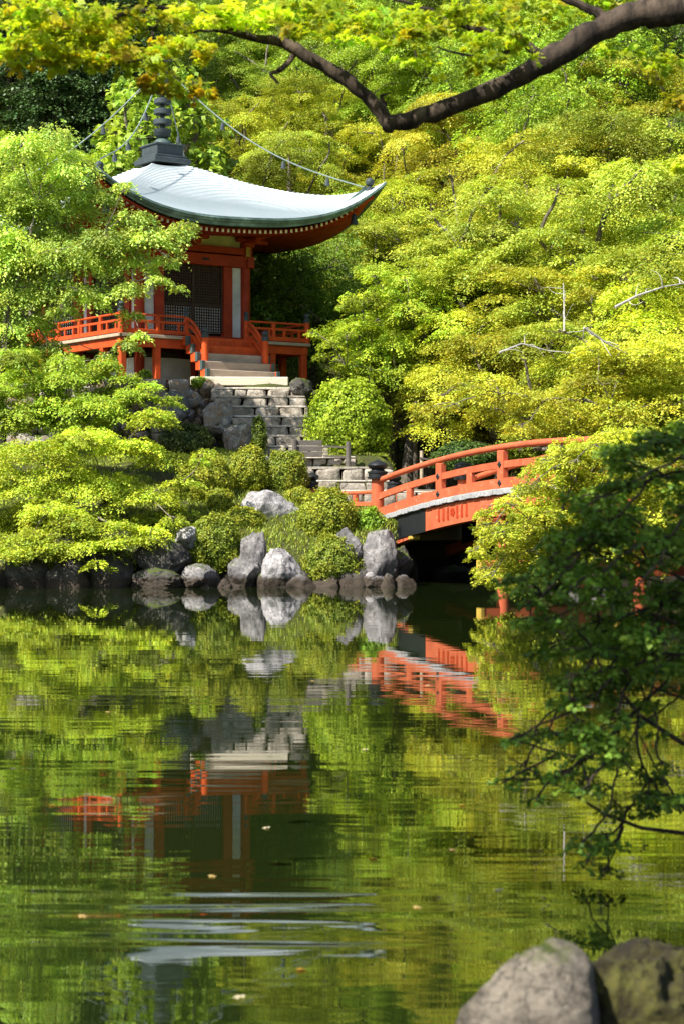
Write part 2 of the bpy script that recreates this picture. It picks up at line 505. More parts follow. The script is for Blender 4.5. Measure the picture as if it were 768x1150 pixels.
def ground_h(X, Y):
    Z = terrain(X, Y)
    return Z + np.where(Z > 0.05, 0.06 * np.sin(X * 3.1 + np.sin(Y * 2.3)) * np.cos(Y * 2.7), 0)
xs = np.concatenate([np.linspace(-160, -24, 30), np.arange(-23.5, 24, .35), np.linspace(24.5, 160, 30)])
ys = np.concatenate([np.linspace(-40, -4, 12), np.arange(-3.5, 75, .35), np.linspace(76, 260, 60)])
tag(grid_mesh('ground', xs, ys, ground_h, M['ground']), 'mossy soil of the island, banks and hillside', 'ground', kind='structure')
w = MB()
w.add([(-60, -2, 0), (60, -2, 0), (60, 56, 0), (-60, 56, 0)], [(0, 1, 2, 3)])
tag(w.build('water', M['water']), 'dark green rippled pond mirroring the trees, pavilion and bridge', 'water', kind='structure')

# ------------------------------------------------------------------ rocks
_ICO = {}
def ico(sub):
    if sub not in _ICO:
        import bmesh
        bm = bmesh.new()
        bmesh.ops.create_icosphere(bm, subdivisions=sub, radius=1)
        _ICO[sub] = (np.array([v.co[:] for v in bm.verts]), [tuple(v.index for v in f.verts) for f in bm.faces])
        bm.free()
    return _ICO[sub]

def rock_verts(seed, size, sub=5, cuts=11, rough=0.07, rot=None, lean=(0, 0)):
    rng = np.random.default_rng(seed)
    v, f = ico(sub)
    v = v.copy()
    for _ in range(cuts):                          # flat broken faces
        n = rng.normal(size=3); n /= np.linalg.norm(n)
        d = rng.uniform(0.56, 0.9)
        k = v @ n
        over = np.clip(k - d, 0, None)
        v -= np.outer(over * rng.uniform(.8, 1.0), n)
    off = rng.uniform(-50, 50, 3)
    amp = np.array([noise.fractal(Vector(p * 1.7 + off), 0.9, 2.1, 6) for p in v])
    amp2 = np.array([noise.fractal(Vector(p * 7 + off), 0.8, 2.1, 3) for p in v]) if sub > 4 else 0
    v *= (1 + rough * amp + rough * .38 * amp2)[:, None]
    v *= np.array(size)
    v[:, 0] += lean[0] * v[:, 2]; v[:, 1] += lean[1] * v[:, 2]
    a = rng.uniform(0, 2 * PI) if rot is None else rot
    R = np.array([[math.cos(a), -math.sin(a), 0], [math.sin(a), math.cos(a), 0], [0, 0, 1]])
    return v @ R.T, f

def rock(name, px0, px1, py0, py1, D, mat, label, seed, depth=None, sub=5, cuts=13, rough=.13, lean=(0, 0), group=None, cat='rock', sink=.25):
    """rock filling the photograph's rectangle px0..px1, py0..py1 at depth D"""
    w_ = (px1 - px0) / F * D
    h_ = (py1 - py0) / F * D
    top = at((px0 + px1) / 2, py0, D)
    hz = h_ * (1 + sink)
    v, f = rock_verts(seed, (1, 1, 1), sub, cuts, rough, None)
    lo, hi = v.min(0), v.max(0)
    v = (v - lo) / (hi - lo) - .5
    v *= np.array([w_, depth or w_ * .85, hz])
    v[:, 0] += lean[0] * (v[:, 2]); v[:, 1] += lean[1] * v[:, 2]
    b = MB().add(v + np.array([0, 0, hz / 2]), f)
    o = b.build(name, mat, smooth=True)
    o.location = (top[0], D, top[2] - hz)
    tag(o, label, cat, group)
    return o

rp, rg, rdk = M['rock_pale'], M['rock_grey'], M['rock_dark']
rock('boulder', 267, 339, 550, 600, 48.6, rp, 'broad pale grey boulder on the grass between the round shrubs', 3, 1.3)
rock('boulder', 293, 345, 615, 662, 45.2, rp, 'white domed boulder at the water left of the low round azalea', 12, 1.0)
rock('boulder', 374, 413, 592, 642, 45.7, rg, 'dark pointed rock between the azaleas and the bridge end', 21, .9)
rock('boulder', 403, 447, 594, 660, 45.55, rg, 'tall upright grey rock under the near bridge post', 38, .9, lean=(.08, 0))
rock('boulder', 428, 462, 612, 660, 46.2, M['rock_dark'], 'brown stained rock leaning under the bridge end', 35, 1.0, lean=(.25, 0))
rock('boulder', 406, 436, 641, 658, 45.25, rp, 'small low pale stone in the water before the bridge end', 44, .5, sink=.6)
rock('boulder', 269, 303, 596, 655, 45.7, rg, 'upright grey slab behind the white domed boulder', 52, .6)
rock('boulder', 201, 245, 632, 664, 45.0, rg, 'squat grey brown rock at the water below the leftmost azalea', 63, .9)
rock('boulder', 244, 262, 650, 663, 44.9, M['rock_dark'], 'small reddish stone at the water between two boulders', 72, .4, sink=.6)
rock('boulder', 256, 296, 626, 664, 45.3, rg, 'low grey rock at the water below the upright slab', 77, .7)
rock('boulder', 150, 206, 637, 665, 44.9, rdk, 'mossy block at the water under the overhanging dark rock', 83, 1.0)
rock('boulder', 150, 216, 606, 644, 45.5, rdk, 'dark overhanging rock on the shore left of the leftmost azalea', 94, 1.3)
rock('boulder', 196, 224, 591, 612, 45.6, rp, 'small pale rock perched on the dark overhanging rock', 101, .5)
rock('boulder', 284, 306, 512, 530, 51.0, rp, 'pale rock peeking out of the shrubs below the steps', 108, .6)
rock('boulder', 437, 470, 612, 655, 50.4, rdk, 'shaded rock at the water beneath the bridge', 111, 1.3)
rock('boulder', 325, 352, 424, 442, 58.6, rdk, 'dark flat rock beside the top step below the veranda corner', 114, .8)
rock('boulder', 228, 264, 449, 484, 57.4, M['rock_wall'], 'blue grey boulder at the left edge of the upper stone steps', 121, .9)
rock('boulder', 250, 284, 474, 508, 56.6, M['rock_wall'], 'rough boulder at the left edge of the middle stone steps', 125, .9)
rock('boulder', 214, 246, 478, 512, 57.4, rdk, 'dark craggy boulder at the foot of the wall left of the steps', 129, .9)
rock('boulder', 178, 214, 438, 470, 57.9, rg, 'big blue grey boulder set in the wall under the veranda posts', 133, .9)
rock('boulder', 330, 348, 640, 662, 45.1, rdk, 'small dark stone at the water beside the white domed boulder', 137, .5, sink=.6)
rock('boulder', 232, 250, 640, 664, 45.2, rdk, 'small dark stone at the water beside the squat rock', 141, .5, sink=.6)
rock('boulder', 385, 412, 634, 662, 45.5, rdk, 'dark stone at the water between low azalea and upright rock', 145, .7, sink=.6)
wl = [(228, 22), (262, 14), (300, 18), (338, 30), (364, 26), (398, 30), (432, 20), (452, 26), (160, 26), (124, 20), (84, 26), (40, 20)]
for i, (px, w0) in enumerate(wl):
    rock('shore_stone', px - w0 * .65, px + w0 * .65, 661 - w0 * random.Random(i).uniform(.45, 1.0), 663, 44.95 + .12 * (i % 3) + (.35 if px > 430 else 0), (rdk, rdk, rdk, rg)[i % 4], 'small dark wet stone in the row along the waterline under the bigger rocks', 600 + i, .5, sub=4, group='small stones along the waterline', cat='stone', sink=.7)
shore_l = [
 (96, 152, 612, 665, 45.3, 'tall shaded shore rock under the maple, next to the mossy block'),
 (52, 104, 628, 665, 45.0, 'shaded shore rock with flat top under the low maple branches'),
 (4, 60, 618, 665, 45.2, 'broad shaded shore rock near the left edge of the photo'),
 (-46, 12, 634, 666, 44.9, 'shaded rock at the water cut by the left edge of the photo'),
 (110, 160, 590, 620, 46.6, 'shaded upper rock behind the tall shore rock under the maple'),
 (40, 100, 596, 632, 46.4, 'shaded upper rock behind the flat topped shore rock')]
for i, (a, b, c, d, D, lb) in enumerate(shore_l):
    rock('boulder', a, b, c, d, D, rdk, lb, 200 + i * 7, 1.2, sub=4, group='shaded rocks along the left shore')
for i in range(5):
    rock('boulder', -110 - i * 70, -50 - i * 70, 620 - (i % 2) * 14, 666, 45.0, rdk, 'shaded shore rock beyond the left edge of the photo', 300 + i, 1.2, sub=4, group='shaded rocks along the left shore')
for i, (a, b, c, D, lb) in enumerate([(480, 530, 632, 51.4, 'shaded stone on the far side of the inlet below the bridge arch'),
                                      (526, 580, 625, 51.6, 'shaded stone on the far side of the inlet behind the bridge pier'),
                                      (574, 640, 628, 51.4, 'shaded stone on the far side of the inlet right of the pier'),
                                      (632, 700, 612, 50.6, 'pale stone across the inlet seen under the bridge on the right')]):
    rock('boulder', a, b, c, 652, D, rdk if i < 3 else rg, lb, 400 + i, 1.3, sub=4, group='stones along the inlet')
# near rocks at the photographer's feet
o = rock('boulder', 508, 684, 1050, 1240, 5.55, M['mossy'], 'near grey rock with pale streaks in the bottom right corner', 7, .55, cuts=9, rough=.06, sub=6)
o2 = rock('mossy_boulder', 596, 850, 1056, 1240, 5.75, M['moss'], 'near moss covered rock at the right bottom edge', 18, .7, cuts=12, rough=.2, sub=6)

# ------------------------------------------------------------------ stone wall, steps, slab
def block(b, c, size, seed, rz=0.0, rough=.05, mi=0):
    v, f = rock_verts(seed, (1, 1, 1), 3, 0, 0.0, 0.0)
    rng = np.random.default_rng(seed)
    v = np.sign(v) * np.abs(v) ** 0.26             # rounded block
    off = rng.uniform(-40, 40, 3)
    v *= (1 + np.array([rough * noise.fractal(Vector(p * 1.6 + off), .9, 2.1, 4) for p in v]))[:, None]
    v *= np.array(size) / 2 / np.abs(v).max(0)
    cs, sn = math.cos(rz), math.sin(rz)
    v = np.stack([v[:, 0] * cs - v[:, 1] * sn, v[:, 0] * sn + v[:, 1] * cs, v[:, 2]], -1)
    b.add(v + np.array(c), f, mi)

wall = empty('stone_wall', (-4.6, 58.6, 3.0))
tag(wall, 'rough boulder retaining wall under the pavilion left of the stone steps', 'stone wall')
wb = MB()
rng = np.random.default_rng(5)
k = 0
for row in range(9):
    z = 2.35 + row * .37
    x = -10.5
    while x < -3.2 - .07 * row:
        wdt = rng.uniform(.26, .72)
        v, f = rock_verts(900 + k, (wdt * .64, .42, .27 * rng.uniform(.8, 1.25)), 4, 12, .12, rng.uniform(-.3, .3))
        yy = 58.25 + .09 * row + .06 * (x + 7) + rng.uniform(-.12, .12)
        wb.add(v + np.array([x + wdt / 2 + 4.6, yy - 58.6, z - 3.0 + rng.uniform(-.09, .09)]), f)
        x += wdt * .96
        k += 1
wb.build('wall_stones', M['rock_wall'], wall, smooth=True)
cap = MB()
for i, (a, b_) in enumerate([(118, 150), (150, 190), (190, 214)]):
    p0, p1 = at(a, 428, 59.0), at(b_, 428, 59.0)
    block(cap, ((p0[0] + p1[0]) / 2 + 4.6, .35 - (0 if i else .1), 5.32 - 3.0), (p1[0] - p0[0], 1.1, .62), 70 + i, .05, .12)
cap.build('capping_stones', M['rock_wall'], wall, smooth=True)

steps = empty('stone_steps', (-2.0, 55, 2.6))
tag(steps, 'old stone block steps climbing from the bridge to the pavilion', 'steps')
srows = [  # y of tread edge, left px, right px, D
 (434.5, 236, 340, 58.6), (444, 240, 345, 58.1), (455, 258, 346, 57.6), (466, 260, 349, 57.1), (477, 276, 354, 56.6),
 (488, 284, 364, 56.1), (500, 290, 392, 55.6), (512, 322, 400, 55.1), (524, 332, 442, 54.4), (539, 330, 452, 53.0), (550, 340, 500, 51.6)]
k = 0
for i, (y, a, b_, D) in enumerate(srows):
    p0, p1 = at(a, y, D), at(b_, y, D)
    nz = at(0, srows[i + 1][0], srows[i + 1][3])[2] if i + 1 < len(srows) else p0[2] - .3
    h = p0[2] - nz + .10
    st = MB()
    x = p0[0]
    rng = np.random.default_rng(40 + i)
    while x < p1[0] - .08:
        wd = min(rng.uniform(.34, .85), p1[0] - x)
        block(st, (x + wd / 2 + 2.0, D + .36 - 55 + rng.uniform(-.03, .03), p0[2] - .055 - h / 2 - 2.6), (wd * 1.0, .74, h), 500 + k, rng.uniform(-.03, .03), .13)
        x += wd
        k += 1
    so = st.build('step', M['rock_step'], steps, smooth=True)
    L = p1[0] - p0[0]
    tb = MB()
    block(tb, ((p0[0] + p1[0]) / 2 + 2.0, D + .40 - 55, p0[2] - .035 - 2.6), (L - .02, .70, .07), 640 + i, 0, .06)
    tb.build('tread_top', M['tread'], so, smooth=True)

sc_ = at(267.5, 423, 59.4)
sl = MB()
sl.box((0, 0, 0), (2.92, 1.25, .27), 0, 0, .025)
so = sl.build('stone_slab', M['slab'])
so.location = (sc_[0], 60.05, sc_[2] - .135)
so.rotation_euler = (0, 0, rad(4))
tag(so, 'long pale cut stone slab at the foot of the wooden stairs', 'stone slab')

# gravel landing before the bridge and the ledge beside the steps
def strip(name, poly, z, mat, label, cat):
    b = MB()
    n = len(poly)
    b.add([(x, y, z) for x, y in poly] + [(x, y, z - .5) for x, y in poly],
          [tuple(range(n))] + [(i, i + n, (i + 1) % n + n, (i + 1) % n) for i in range(n)])
    return tag(b.build(name, mat), label, cat, kind='structure')
strip('path', [(-1.4, 50.2), (1.2, 48.2), (2.9, 49.7), (4.2, 51.2), (4.6, 54.5), (2.6, 55.2), (-.9, 52.2)], 1.50, M['gravel'], 'pale gravel landing between the bridge and the stone steps', 'path')

# low timber fence on the steps
fe = empty('low_fence', at(331, 516, 54.9))
tag(fe, 'low grey timber fence with plank panel and two posts on the steps', 'fence')
fo = np.array(fe.location)
def fpt(px, py, D): return at(px, py, D) - fo
pb = MB()
for j in range(3):
    y0 = 497.5 + j * 6.4
    pb.beam(fpt(332, y0, 54.85), fpt(362, y0, 54.85), .05, .145, 0, .008)
pb.build('plank_panel', M['greywood'], fe)
for px, t_, bt in ((331, 494, 522), (391, 496, 526)):
    b = MB(); b.tube([fpt(px, bt, 54.8), fpt(px, t_, 54.8)], [.075, .068], 8)
    b.build('post', M['greywood'], fe, smooth=True)
for y0 in (501, 512):
    b = MB(); b.beam(fpt(363, y0, 54.86), fpt(391, y0 + 1.5, 54.86), .05, .05)
    b.build('rail', M['greywood'], fe)
st = empty('rope_stake', at(473, 535, 56))
tag(st, 'short pale wooden stake with a crosspiece behind the bridge railing', 'stake')
b = MB(); b.tube([(0, 0, -.1), (0, 0, .72)], .05, 8); b.build('stake_post', M['wood'], st, smooth=True)
b = MB(); b.beam((-.06, -.06, .52), (.38, -.05, .44), .035, .045); b.build('crosspiece', M['greywood'], st)

# ------------------------------------------------------------------ pavilion
TH = rad(35)
ZB = 5.6
PAV = empty('pavilion', (-5.781, 64.29, ZB), TH)
tag(PAV, 'vermilion temple pavilion with pale curved copper roof and bronze spire', 'pavilion')
h = 3.44         # half width of the veranda
bh = 2.08        # half width of the body
dz = 7.06 - ZB   # veranda floor
def quad4(fn):
    """call fn for the four sides with the angle that turns the front side to it"""
    for q in range(4):
        fn(q, q * PI / 2)
def rotp(p, a):
    c, s = math.cos(a), math.sin(a)
    return (p[0] * c - p[1] * s, p[0] * s + p[1] * c, p[2])

# roof surface: t from 0 (apex) to 1 (eave), u along the side
RR = 5.183
ts_m = [0, .13, .25, .38, .57, .76, .9, 1.0]
mid_z = [13.02, 12.76, 12.38, 11.96, 11.44, 11.00, 10.73, 10.56]
hip_z = [13.02, 12.82, 12.50, 12.14, 11.76, 11.54, 11.62, 11.90]
def roof_z(t, u):
    m_, hp = np.interp(t, ts_m, mid_z), np.interp(t, ts_m, hip_z)
    return m_ + (hp - m_) * abs(u) ** 2.3
# smooth the piecewise profile
tt = np.linspace(0, 1, 101)
def smooth_prof(z):
    y = np.interp(tt, ts_m, z)
    for _ in range(60):
        y[1:-1] = .25 * y[:-2] + .5 * y[1:-1] + .25 * y[2:]
    return y
mid_s, hip_s = smooth_prof(mid_z), smooth_prof(hip_z)
def roof_z(t, u):
    m_, hp = np.interp(t, tt, mid_s), np.interp(t, tt, hip_s)
    return m_ + (hp - m_) * abs(u) ** 2.9
A0 = .55 / RR
rb = MB(); shade = []
NR, NU = 40, 40
for q in range(4):
    a = q * PI / 2
    for i in range(NR):
        t0 = A0 + (1 - A0) * i / NR
        t1 = A0 + (1 - A0) * (i + 1) / NR
        vs = []
        for j in range(NU + 1):
            u = -1 + 2 * j / NU
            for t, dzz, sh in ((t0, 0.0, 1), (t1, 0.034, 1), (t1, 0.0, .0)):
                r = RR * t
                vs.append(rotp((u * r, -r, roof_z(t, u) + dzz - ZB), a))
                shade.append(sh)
        fs = []
        for j in range(NU):
            o0, o1 = 3 * j, 3 * (j + 1)
            fs.append((o0, o0 + 1, o1 + 1, o1))
            fs.append((o0 + 1, o0 + 2, o1 + 2, o1 + 1))
        rb.add(vs, [tuple(reversed(f)) for f in fs])
roof = rb.build('roof', M['roof'], PAV)
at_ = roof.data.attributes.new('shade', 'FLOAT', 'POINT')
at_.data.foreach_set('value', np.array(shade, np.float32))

# layered edge of the eave
eb = MB()
prof = [(0.0, .03), (.02, -.04), (-.02, -.06), (-.04, -.12), (-.10, -.14), (-.12, -.22), (-.45, -.24), (-.45, -.05)]
for q in range(4):
    a = q * PI / 2
    nu = 48
    vs = []
    for j in range(nu + 1):
        u = -1 + 2 * j / nu
        z0 = roof_z(1, u) - ZB
        tip = abs(u) ** 8
        for (dr, dzz) in prof:
            r = RR + dr
            vs.append(rotp((u * r, -r, z0 + dzz * (1 - .35 * tip)), a))
    n = len(prof)
    fs = []
    for j in range(nu):
        for k in range(n - 1):
            fs.append((j * n + k, j * n + k + 1, (j + 1) * n + k + 1, (j + 1) * n + k))
    eb.add(vs, [tuple(reversed(f)) for f in fs])
eb.build('eave_edge', M['roof_edge'], roof)

# ridge end balls on the four corners
for q in range(4):
    b = MB()
    t = .93
    c = rotp((RR * t, -RR * t, roof_z(t, 1) - ZB), q * PI / 2)
    b.lathe(c, [(.16, -.05), (.16, .04), (.07, .06), (.07, .09), (.11, .12), (.145, .20), (.13, .28), (.07, .33), (.02, .35)], 14)
    b.build('ridge_ball', M['dark_bronze'], roof, smooth=True)

# soffit boards and rafters
sb = MB()
ws = 2.3
def soff_z(f, u):
    """f: 0 at the wall .. 1 at the eave"""
    return (10.50 + (roof_z(1, u) - .28 - 10.50) * f) - ZB
for q in range(4):
    a = q * PI / 2
    nf, nu = 6, 32
    vs = []
    for i in range(nf + 1):
        f = i / nf
        r = ws + (RR - .25 - ws) * f
        for j in range(nu + 1):
            u = -1 + 2 * j / nu
            vs.append(rotp((u * r, -r, soff_z(f, u * (0.35 + .65 * f))), a))
    fs = []
    for i in range(nf):
        for j in range(nu):
            fs.append((i * (nu + 1) + j, i * (nu + 1) + j + 1, (i + 1) * (nu + 1) + j + 1, (i + 1) * (nu + 1) + j))
    sb.add(vs, fs)
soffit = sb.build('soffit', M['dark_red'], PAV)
for q in (0, 3):
    a = q * PI / 2
    n = 48
    for j in range(n):
        u = -0.94 + 1.88 * j / (n - 1)
        r1 = RR - .42
        x = u * r1
        r0 = max(ws, abs(x) + .02)
        f0 = (r0 - ws) / (RR - .25 - ws)
        u0 = min(1, abs(x) / r0)
        p0 = rotp((x, -r0, soff_z(f0, u0 * (.35 + .65 * f0)) - .06), a)
        p1 = rotp((x, -r1, soff_z((r1 - ws) / (RR - .25 - ws), u) - .075), a)
        b = MB()
        b.beam(p0, p1, .085, .11)
        d = Vector(p1) - Vector(p0)
        if d.length < .15:
            continue
        d.normalize()
        b.beam(Vector(p1) + d * .002, Vector(p1) + d * .014, .078, .10, 1)
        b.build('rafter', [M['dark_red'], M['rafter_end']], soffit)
for q in range(4):
    a = q * PI / 2
    b = MB()
    p0 = rotp((bh, -bh, 10.38 - ZB), a)
    p1 = rotp((RR - .75, -(RR - .75), soff_z(1, .93) - .16), a)
    p2 = rotp((RR - .32, -(RR - .32), soff_z(1, 1) - .08), a)
    b.beam(p0, p1, .17, .26); b.beam(p1, p2, .17, .24)
    b.build('hip_rafter', M['red'], soffit)
    b = MB()
    c = Vector(p1) + Vector((0, 0, -.16))
    b.tube([c, c + Vector((0, 0, -.08))], .012, 5)
    b.lathe(c + Vector((0, 0, -.42)), [(.13, 0), (.125, .05), (.10, .16), (.085, .26), (.05, .33), (.015, .35)], 12)
    b.build('wind_bell', M['dark_bronze'], soffit, smooth=True)

for o_ in (roof, soffit):
    o_.rotation_euler.y = -.045          # the old roof leans a little
    o_.location.x = 5.0 * .045
# body: posts, beams, panels
def body_side(q, a):
    R = lambda x, y, z: rotp((x, y, z), a)
    fl = 7.12 - ZB
    top = 10.75 - ZB
    yf = -bh + .15
    def bx(name, c, size, mat, parent=PAV, bev=.01):
        b = MB(); b.box(R(*c), size, a, 0, bev)
        return b.build(name, mat, parent)
    # corner post and door posts (one corner per side)
    b = MB(); b.tube([R(bh - .15, yf, fl - 1.4), R(bh - .15, yf, top)], .165, 16)
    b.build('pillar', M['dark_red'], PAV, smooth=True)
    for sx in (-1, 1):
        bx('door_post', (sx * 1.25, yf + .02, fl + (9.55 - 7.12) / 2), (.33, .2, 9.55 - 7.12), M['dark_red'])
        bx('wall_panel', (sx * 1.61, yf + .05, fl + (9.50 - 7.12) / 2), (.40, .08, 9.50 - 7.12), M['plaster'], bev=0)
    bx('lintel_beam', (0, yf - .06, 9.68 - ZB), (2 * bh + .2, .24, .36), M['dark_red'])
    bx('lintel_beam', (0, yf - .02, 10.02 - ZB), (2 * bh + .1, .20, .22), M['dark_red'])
    bx('frieze', (0, yf + .06, 10.35 - ZB), (2 * bh - .3, .06, .52), M['cream'], bev=0)
    bx('sill_beam', (0, yf - .05, fl + .06), (2 * bh, .22, .16), M['dark_red'])
    # curved cloud-shaped brackets over the posts
    for x in (-bh + .15, bh - .15, -.0):
        b = MB()
        b.box(R(x, yf - .10, 10.24 - ZB), (.34, .34, .16), a, 0, .03)
        b.box(R(x, yf - .12, 10.40 - ZB), (1.0 if abs(x) < .1 else .8, .18, .16), a, 0, .04)
        for dx in (-.38, 0, .38):
            b.box(R(x + dx * (1 if abs(x) < .1 else .8), yf - .14, 10.54 - ZB), (.2, .26, .13), a, 0, .03)
        b.box(R(x, yf - .42, 10.38 - ZB), (.17, .8, .15), a, 0, .03)
        b.build('bracket', M['dark_red'], PAV)
    for x in (-bh + .15, bh - .15):
        b = MB(); b.box(R(x, yf - .185, 10.02 - ZB), (.16, .03, .5), a, 0, .01)
        b.build('bracket_plate', M['brass'], PAV)
    for x in (-.7, .35):
        b = MB(); b.box(R(x, yf - .186, 9.68 - ZB), (.26, .02, .07), a, 0, .008)
        b.build('beam_fitting', M['black'], PAV)
    # door with latticed leaves
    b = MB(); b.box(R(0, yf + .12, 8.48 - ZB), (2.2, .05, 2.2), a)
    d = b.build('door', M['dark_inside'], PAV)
    b = MB(); b.box(R(0, yf + .085, 7.78 - ZB), (2.1, .02, .82), a)
    b.build('white_backing', M['plaster'], d)
    b = MB()
    for i in range(25):
        x = -1.05 + 2.1 * i / 24
        b.box(R(x, yf + .055, 8.48 - ZB), (.034, .03, 2.14), a)
    for i in range(25):
        z = 7.40 + 2.1 * i / 24
        b.box(R(0, yf + .052, z - ZB), (2.1, .026, .034), a)
    b.build('lattice', M['lattice'], d)
    b = MB()
    b.box(R(0, yf + .03, 8.48 - ZB), (.07, .06, 2.16), a)
    b.box(R(0, yf + .03, 8.22 - ZB), (2.1, .062, .055), a)
    for sx in (-1, 1):
        b.box(R(sx * 1.06, yf + .03, 8.48 - ZB), (.05, .06, 2.16), a)
    b.build('door_frame', M['lattice'], d)
quad4(body_side)
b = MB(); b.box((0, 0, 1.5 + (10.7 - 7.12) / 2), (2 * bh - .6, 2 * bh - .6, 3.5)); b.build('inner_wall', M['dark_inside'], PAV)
# rear chamber seen beyond the left side
b = MB(); b.box((-.9, 3.3, 1.5 + 1.3), (2.0, 2.4, 2.6)); rc = b.build('rear_chamber', M['plaster'], PAV)
b = MB()
for i in range(15): b.box((-1.92, 2.25 + i * .15, 2.75), (.03, .03, 2.0))
for i in range(14): b.box((-1.925, 3.3, 1.8 + i * .15), (.026, 2.3, .03))
b.build('lattice', M['lattice'], rc)
for y in (2.2, 4.5):
    b = MB(); b.box((-1.9, y, 1.5 + 1.3), (.24, .24, 2.7), 0, 0, .02); b.build('pillar', M['dark_red'], rc)

# veranda: floor boards, edge beam, posts
b = MB()
nb = 46
for q in range(4):
    a = q * PI / 2
    for i in range(nb):
        x = -h + (2 * h) * (i + .5) / nb
        inner = max(bh - .05, abs(x) - .0)
        if inner > h - .05: continue
        b.box(rotp((x, -(h + inner) / 2, dz - .03 + .003 * (i % 3)), a), (2 * h / nb - .012, h - inner, .06), a)
vf = b.build('veranda_floor', M['wood'], PAV)
def ver(q, a):
    R = lambda x, y, z: rotp((x, y, z), a)
    e = MB(); e.box(R(0, -h + .035, dz - .045), (2 * h + .02, .09, .10), a, 0, .01); e.build('floor_edge', M['wood'], PAV)
    e = MB(); e.box(R(0, -h + .16, dz - .24), (2 * h - .1, .16, .27), a, 0, .012); e.build('edge_beam', M['red'], PAV)
    for x in (-h + .17, -2.08, 2.08, h - .17)[:3]:
        e = MB(); e.box(R(x, -h + .18, (dz - .36) / 2 - .2), (.21, .21, dz + .04), a, 0, .03); e.build('support_post', M['red'], PAV)
    for x in (-2.0, 0, 2.0):
        e = MB(); e.tube([R(x, -bh + .1, -.3), R(x, -bh + .1, dz - .08)], .13, 10); e.build('support_post', M['dark_red'], PAV, smooth=True)
    e = MB(); e.box(R(0, -bh + .12, .45), (2 * bh - .3, .05, .9), a); e.build('base_panel', M['plaster'], PAV)
    e = MB(); e.box(R(0, -bh + .09, .14), (2 * bh - .3, .07, .14), a); e.build('base_beam', M['dark_red'], PAV)
quad4(ver)

giboshi = [(.072, 0), (.074, .03), (.066, .035), (.066, .09), (.072, .095), (.072, .115), (.05, .13), (.045, .15), (.066, .18), (.072, .215), (.062, .25), (.03, .28), (.008, .30)]
def giboshi_post(p, ht, r, parent, mat, capmat, sc=1.0, foot=False, name='railing_post'):
    b = MB(); b.tube([p, Vector(p) + Vector((0, 0, ht))], r, 16)
    po = b.build(name, mat, parent, smooth=True)
    b = MB(); b.lathe(Vector(p) + Vector((0, 0, ht)), [(x * sc * r / .072 * 1.04, z * sc) for x, z in giboshi], 16)
    b.build('post_cap', capmat, po, smooth=True)
    if foot:
        b = MB(); b.lathe(p, [(r * 1.15, 0), (r * 1.15, .2), (r * 1.05, .215)], 14)
        b.build('post_foot', M['verdigris'], po, smooth=True)
    return po

def railing(a, x0, x1, ends, mids):
    R = lambda x, y, z: rotp((x, y, z), a)
    ro = MB()
    y = -h + .09
    ro.tube([R(x0, y, dz + .60), R(x1, y, dz + .60)], .034, 8)
    rr = ro.build('railing', M['red'], PAV, smooth=True)
    b = MB(); b.box(R((x0 + x1) / 2, y, dz + .40), (x1 - x0, .065, .075), a, 0, .008); b.build('middle_rail', M['red'], rr)
    b = MB(); b.box(R((x0 + x1) / 2, y, dz + .10), (x1 - x0, .09, .13), a, 0, .01); b.build('bottom_rail', M['red'], rr)
    for x in mids:
        b = MB(); b.box(R(x, y, dz + .33), (.115, .105, .48), a, 0, .01)
        b.build('baluster', M['red'], rr)
    n = max(1, int((x1 - x0) / .52))
    for i in range(n):
        x = x0 + (i + .5) * (x1 - x0) / n
        b = MB(); b.box(R(x, y, dz + .27), (.07, .06, .26), a, 0, .006)
        b.build('baluster', M['red'], rr)
hx = 1.08
for q in range(4):
    a = q * PI / 2
    if q == 0:
        railing(a, -h + .12, -hx, 0, (-2.08,)); railing(a, hx, h - .12, 0, (2.08,))
        for x in (-hx, hx):
            giboshi_post(rotp((x, -h + .09, dz - .02), a), .62, .082, PAV, M['red'], M['dark_bronze'])
    else:
        railing(a, -h + .12, h - .12, 0, (-2.08, -.7, .7, 2.08))
    giboshi_post(rotp((h - .09, -h + .09, dz - .02), a), .68, .095, PAV, M['red'], M['dark_bronze'], 1.05)

# wooden stairs
ws_ = MB()
slab_z = sc_[2] - ZB
nst = 5
b = MB()
for sx in (-1, 1):
    b.beam((sx * 1.08, -h - 1.25, slab_z + .05), (sx * 1.08, -h + .1, dz - .2), .08, .2)
stair = b.build('wooden_stairs', M['red'], PAV)
for i in range(nst):
    z = slab_z + (dz - slab_z) * (i + .5) / nst - .02
    y = -h - 1.42 + 1.42 * i / nst
    b = MB(); b.box((0, y + .20, z), (2.36, .42, .26), 0, 0, .015)
    tr = b.build('tread', M['redwood'] if i < 3 else M['red'], stair)
    for sx in (-1, 1):
        b = MB(); b.box((sx * 1.22, y + .17, z), (.12, .40, .275), 0, 0, .012); b.build('tread_end', M['red'], stair)
        b = MB(); b.box((sx * 1.25, y + .0, z), (.13, .12, .29), 0, 0, .012); b.build('tread_cap', M['bronze'], stair)
for sx in (-1, 1):
    p = (sx * hx, -h - 1.0, slab_z + .0)
    giboshi_post(p, 1.22, .105, PAV, M['red'], M['dark_bronze'], 1.1, True, 'stair_post')
    for k, dzv in enumerate((.56, .36, .08)):
        pts = []
        for i in range(9):
            f = i / 8
            sagg = -.10 * math.sin(PI * f)
            pts.append((sx * hx, -h + .06 - 1.04 * f, dz + dzv + (slab_z + .62 + dzv * .75 - dz - dzv) * f ** 1.15 + .10 * math.sin(PI * f)))
        b = MB()
        if k == 0: b.tube(pts, .042, 8)
        else:
            for i in range(8): b.beam(pts[i], pts[i + 1], .06, .10)
        b.build('stair_rail', M['red'], PAV)

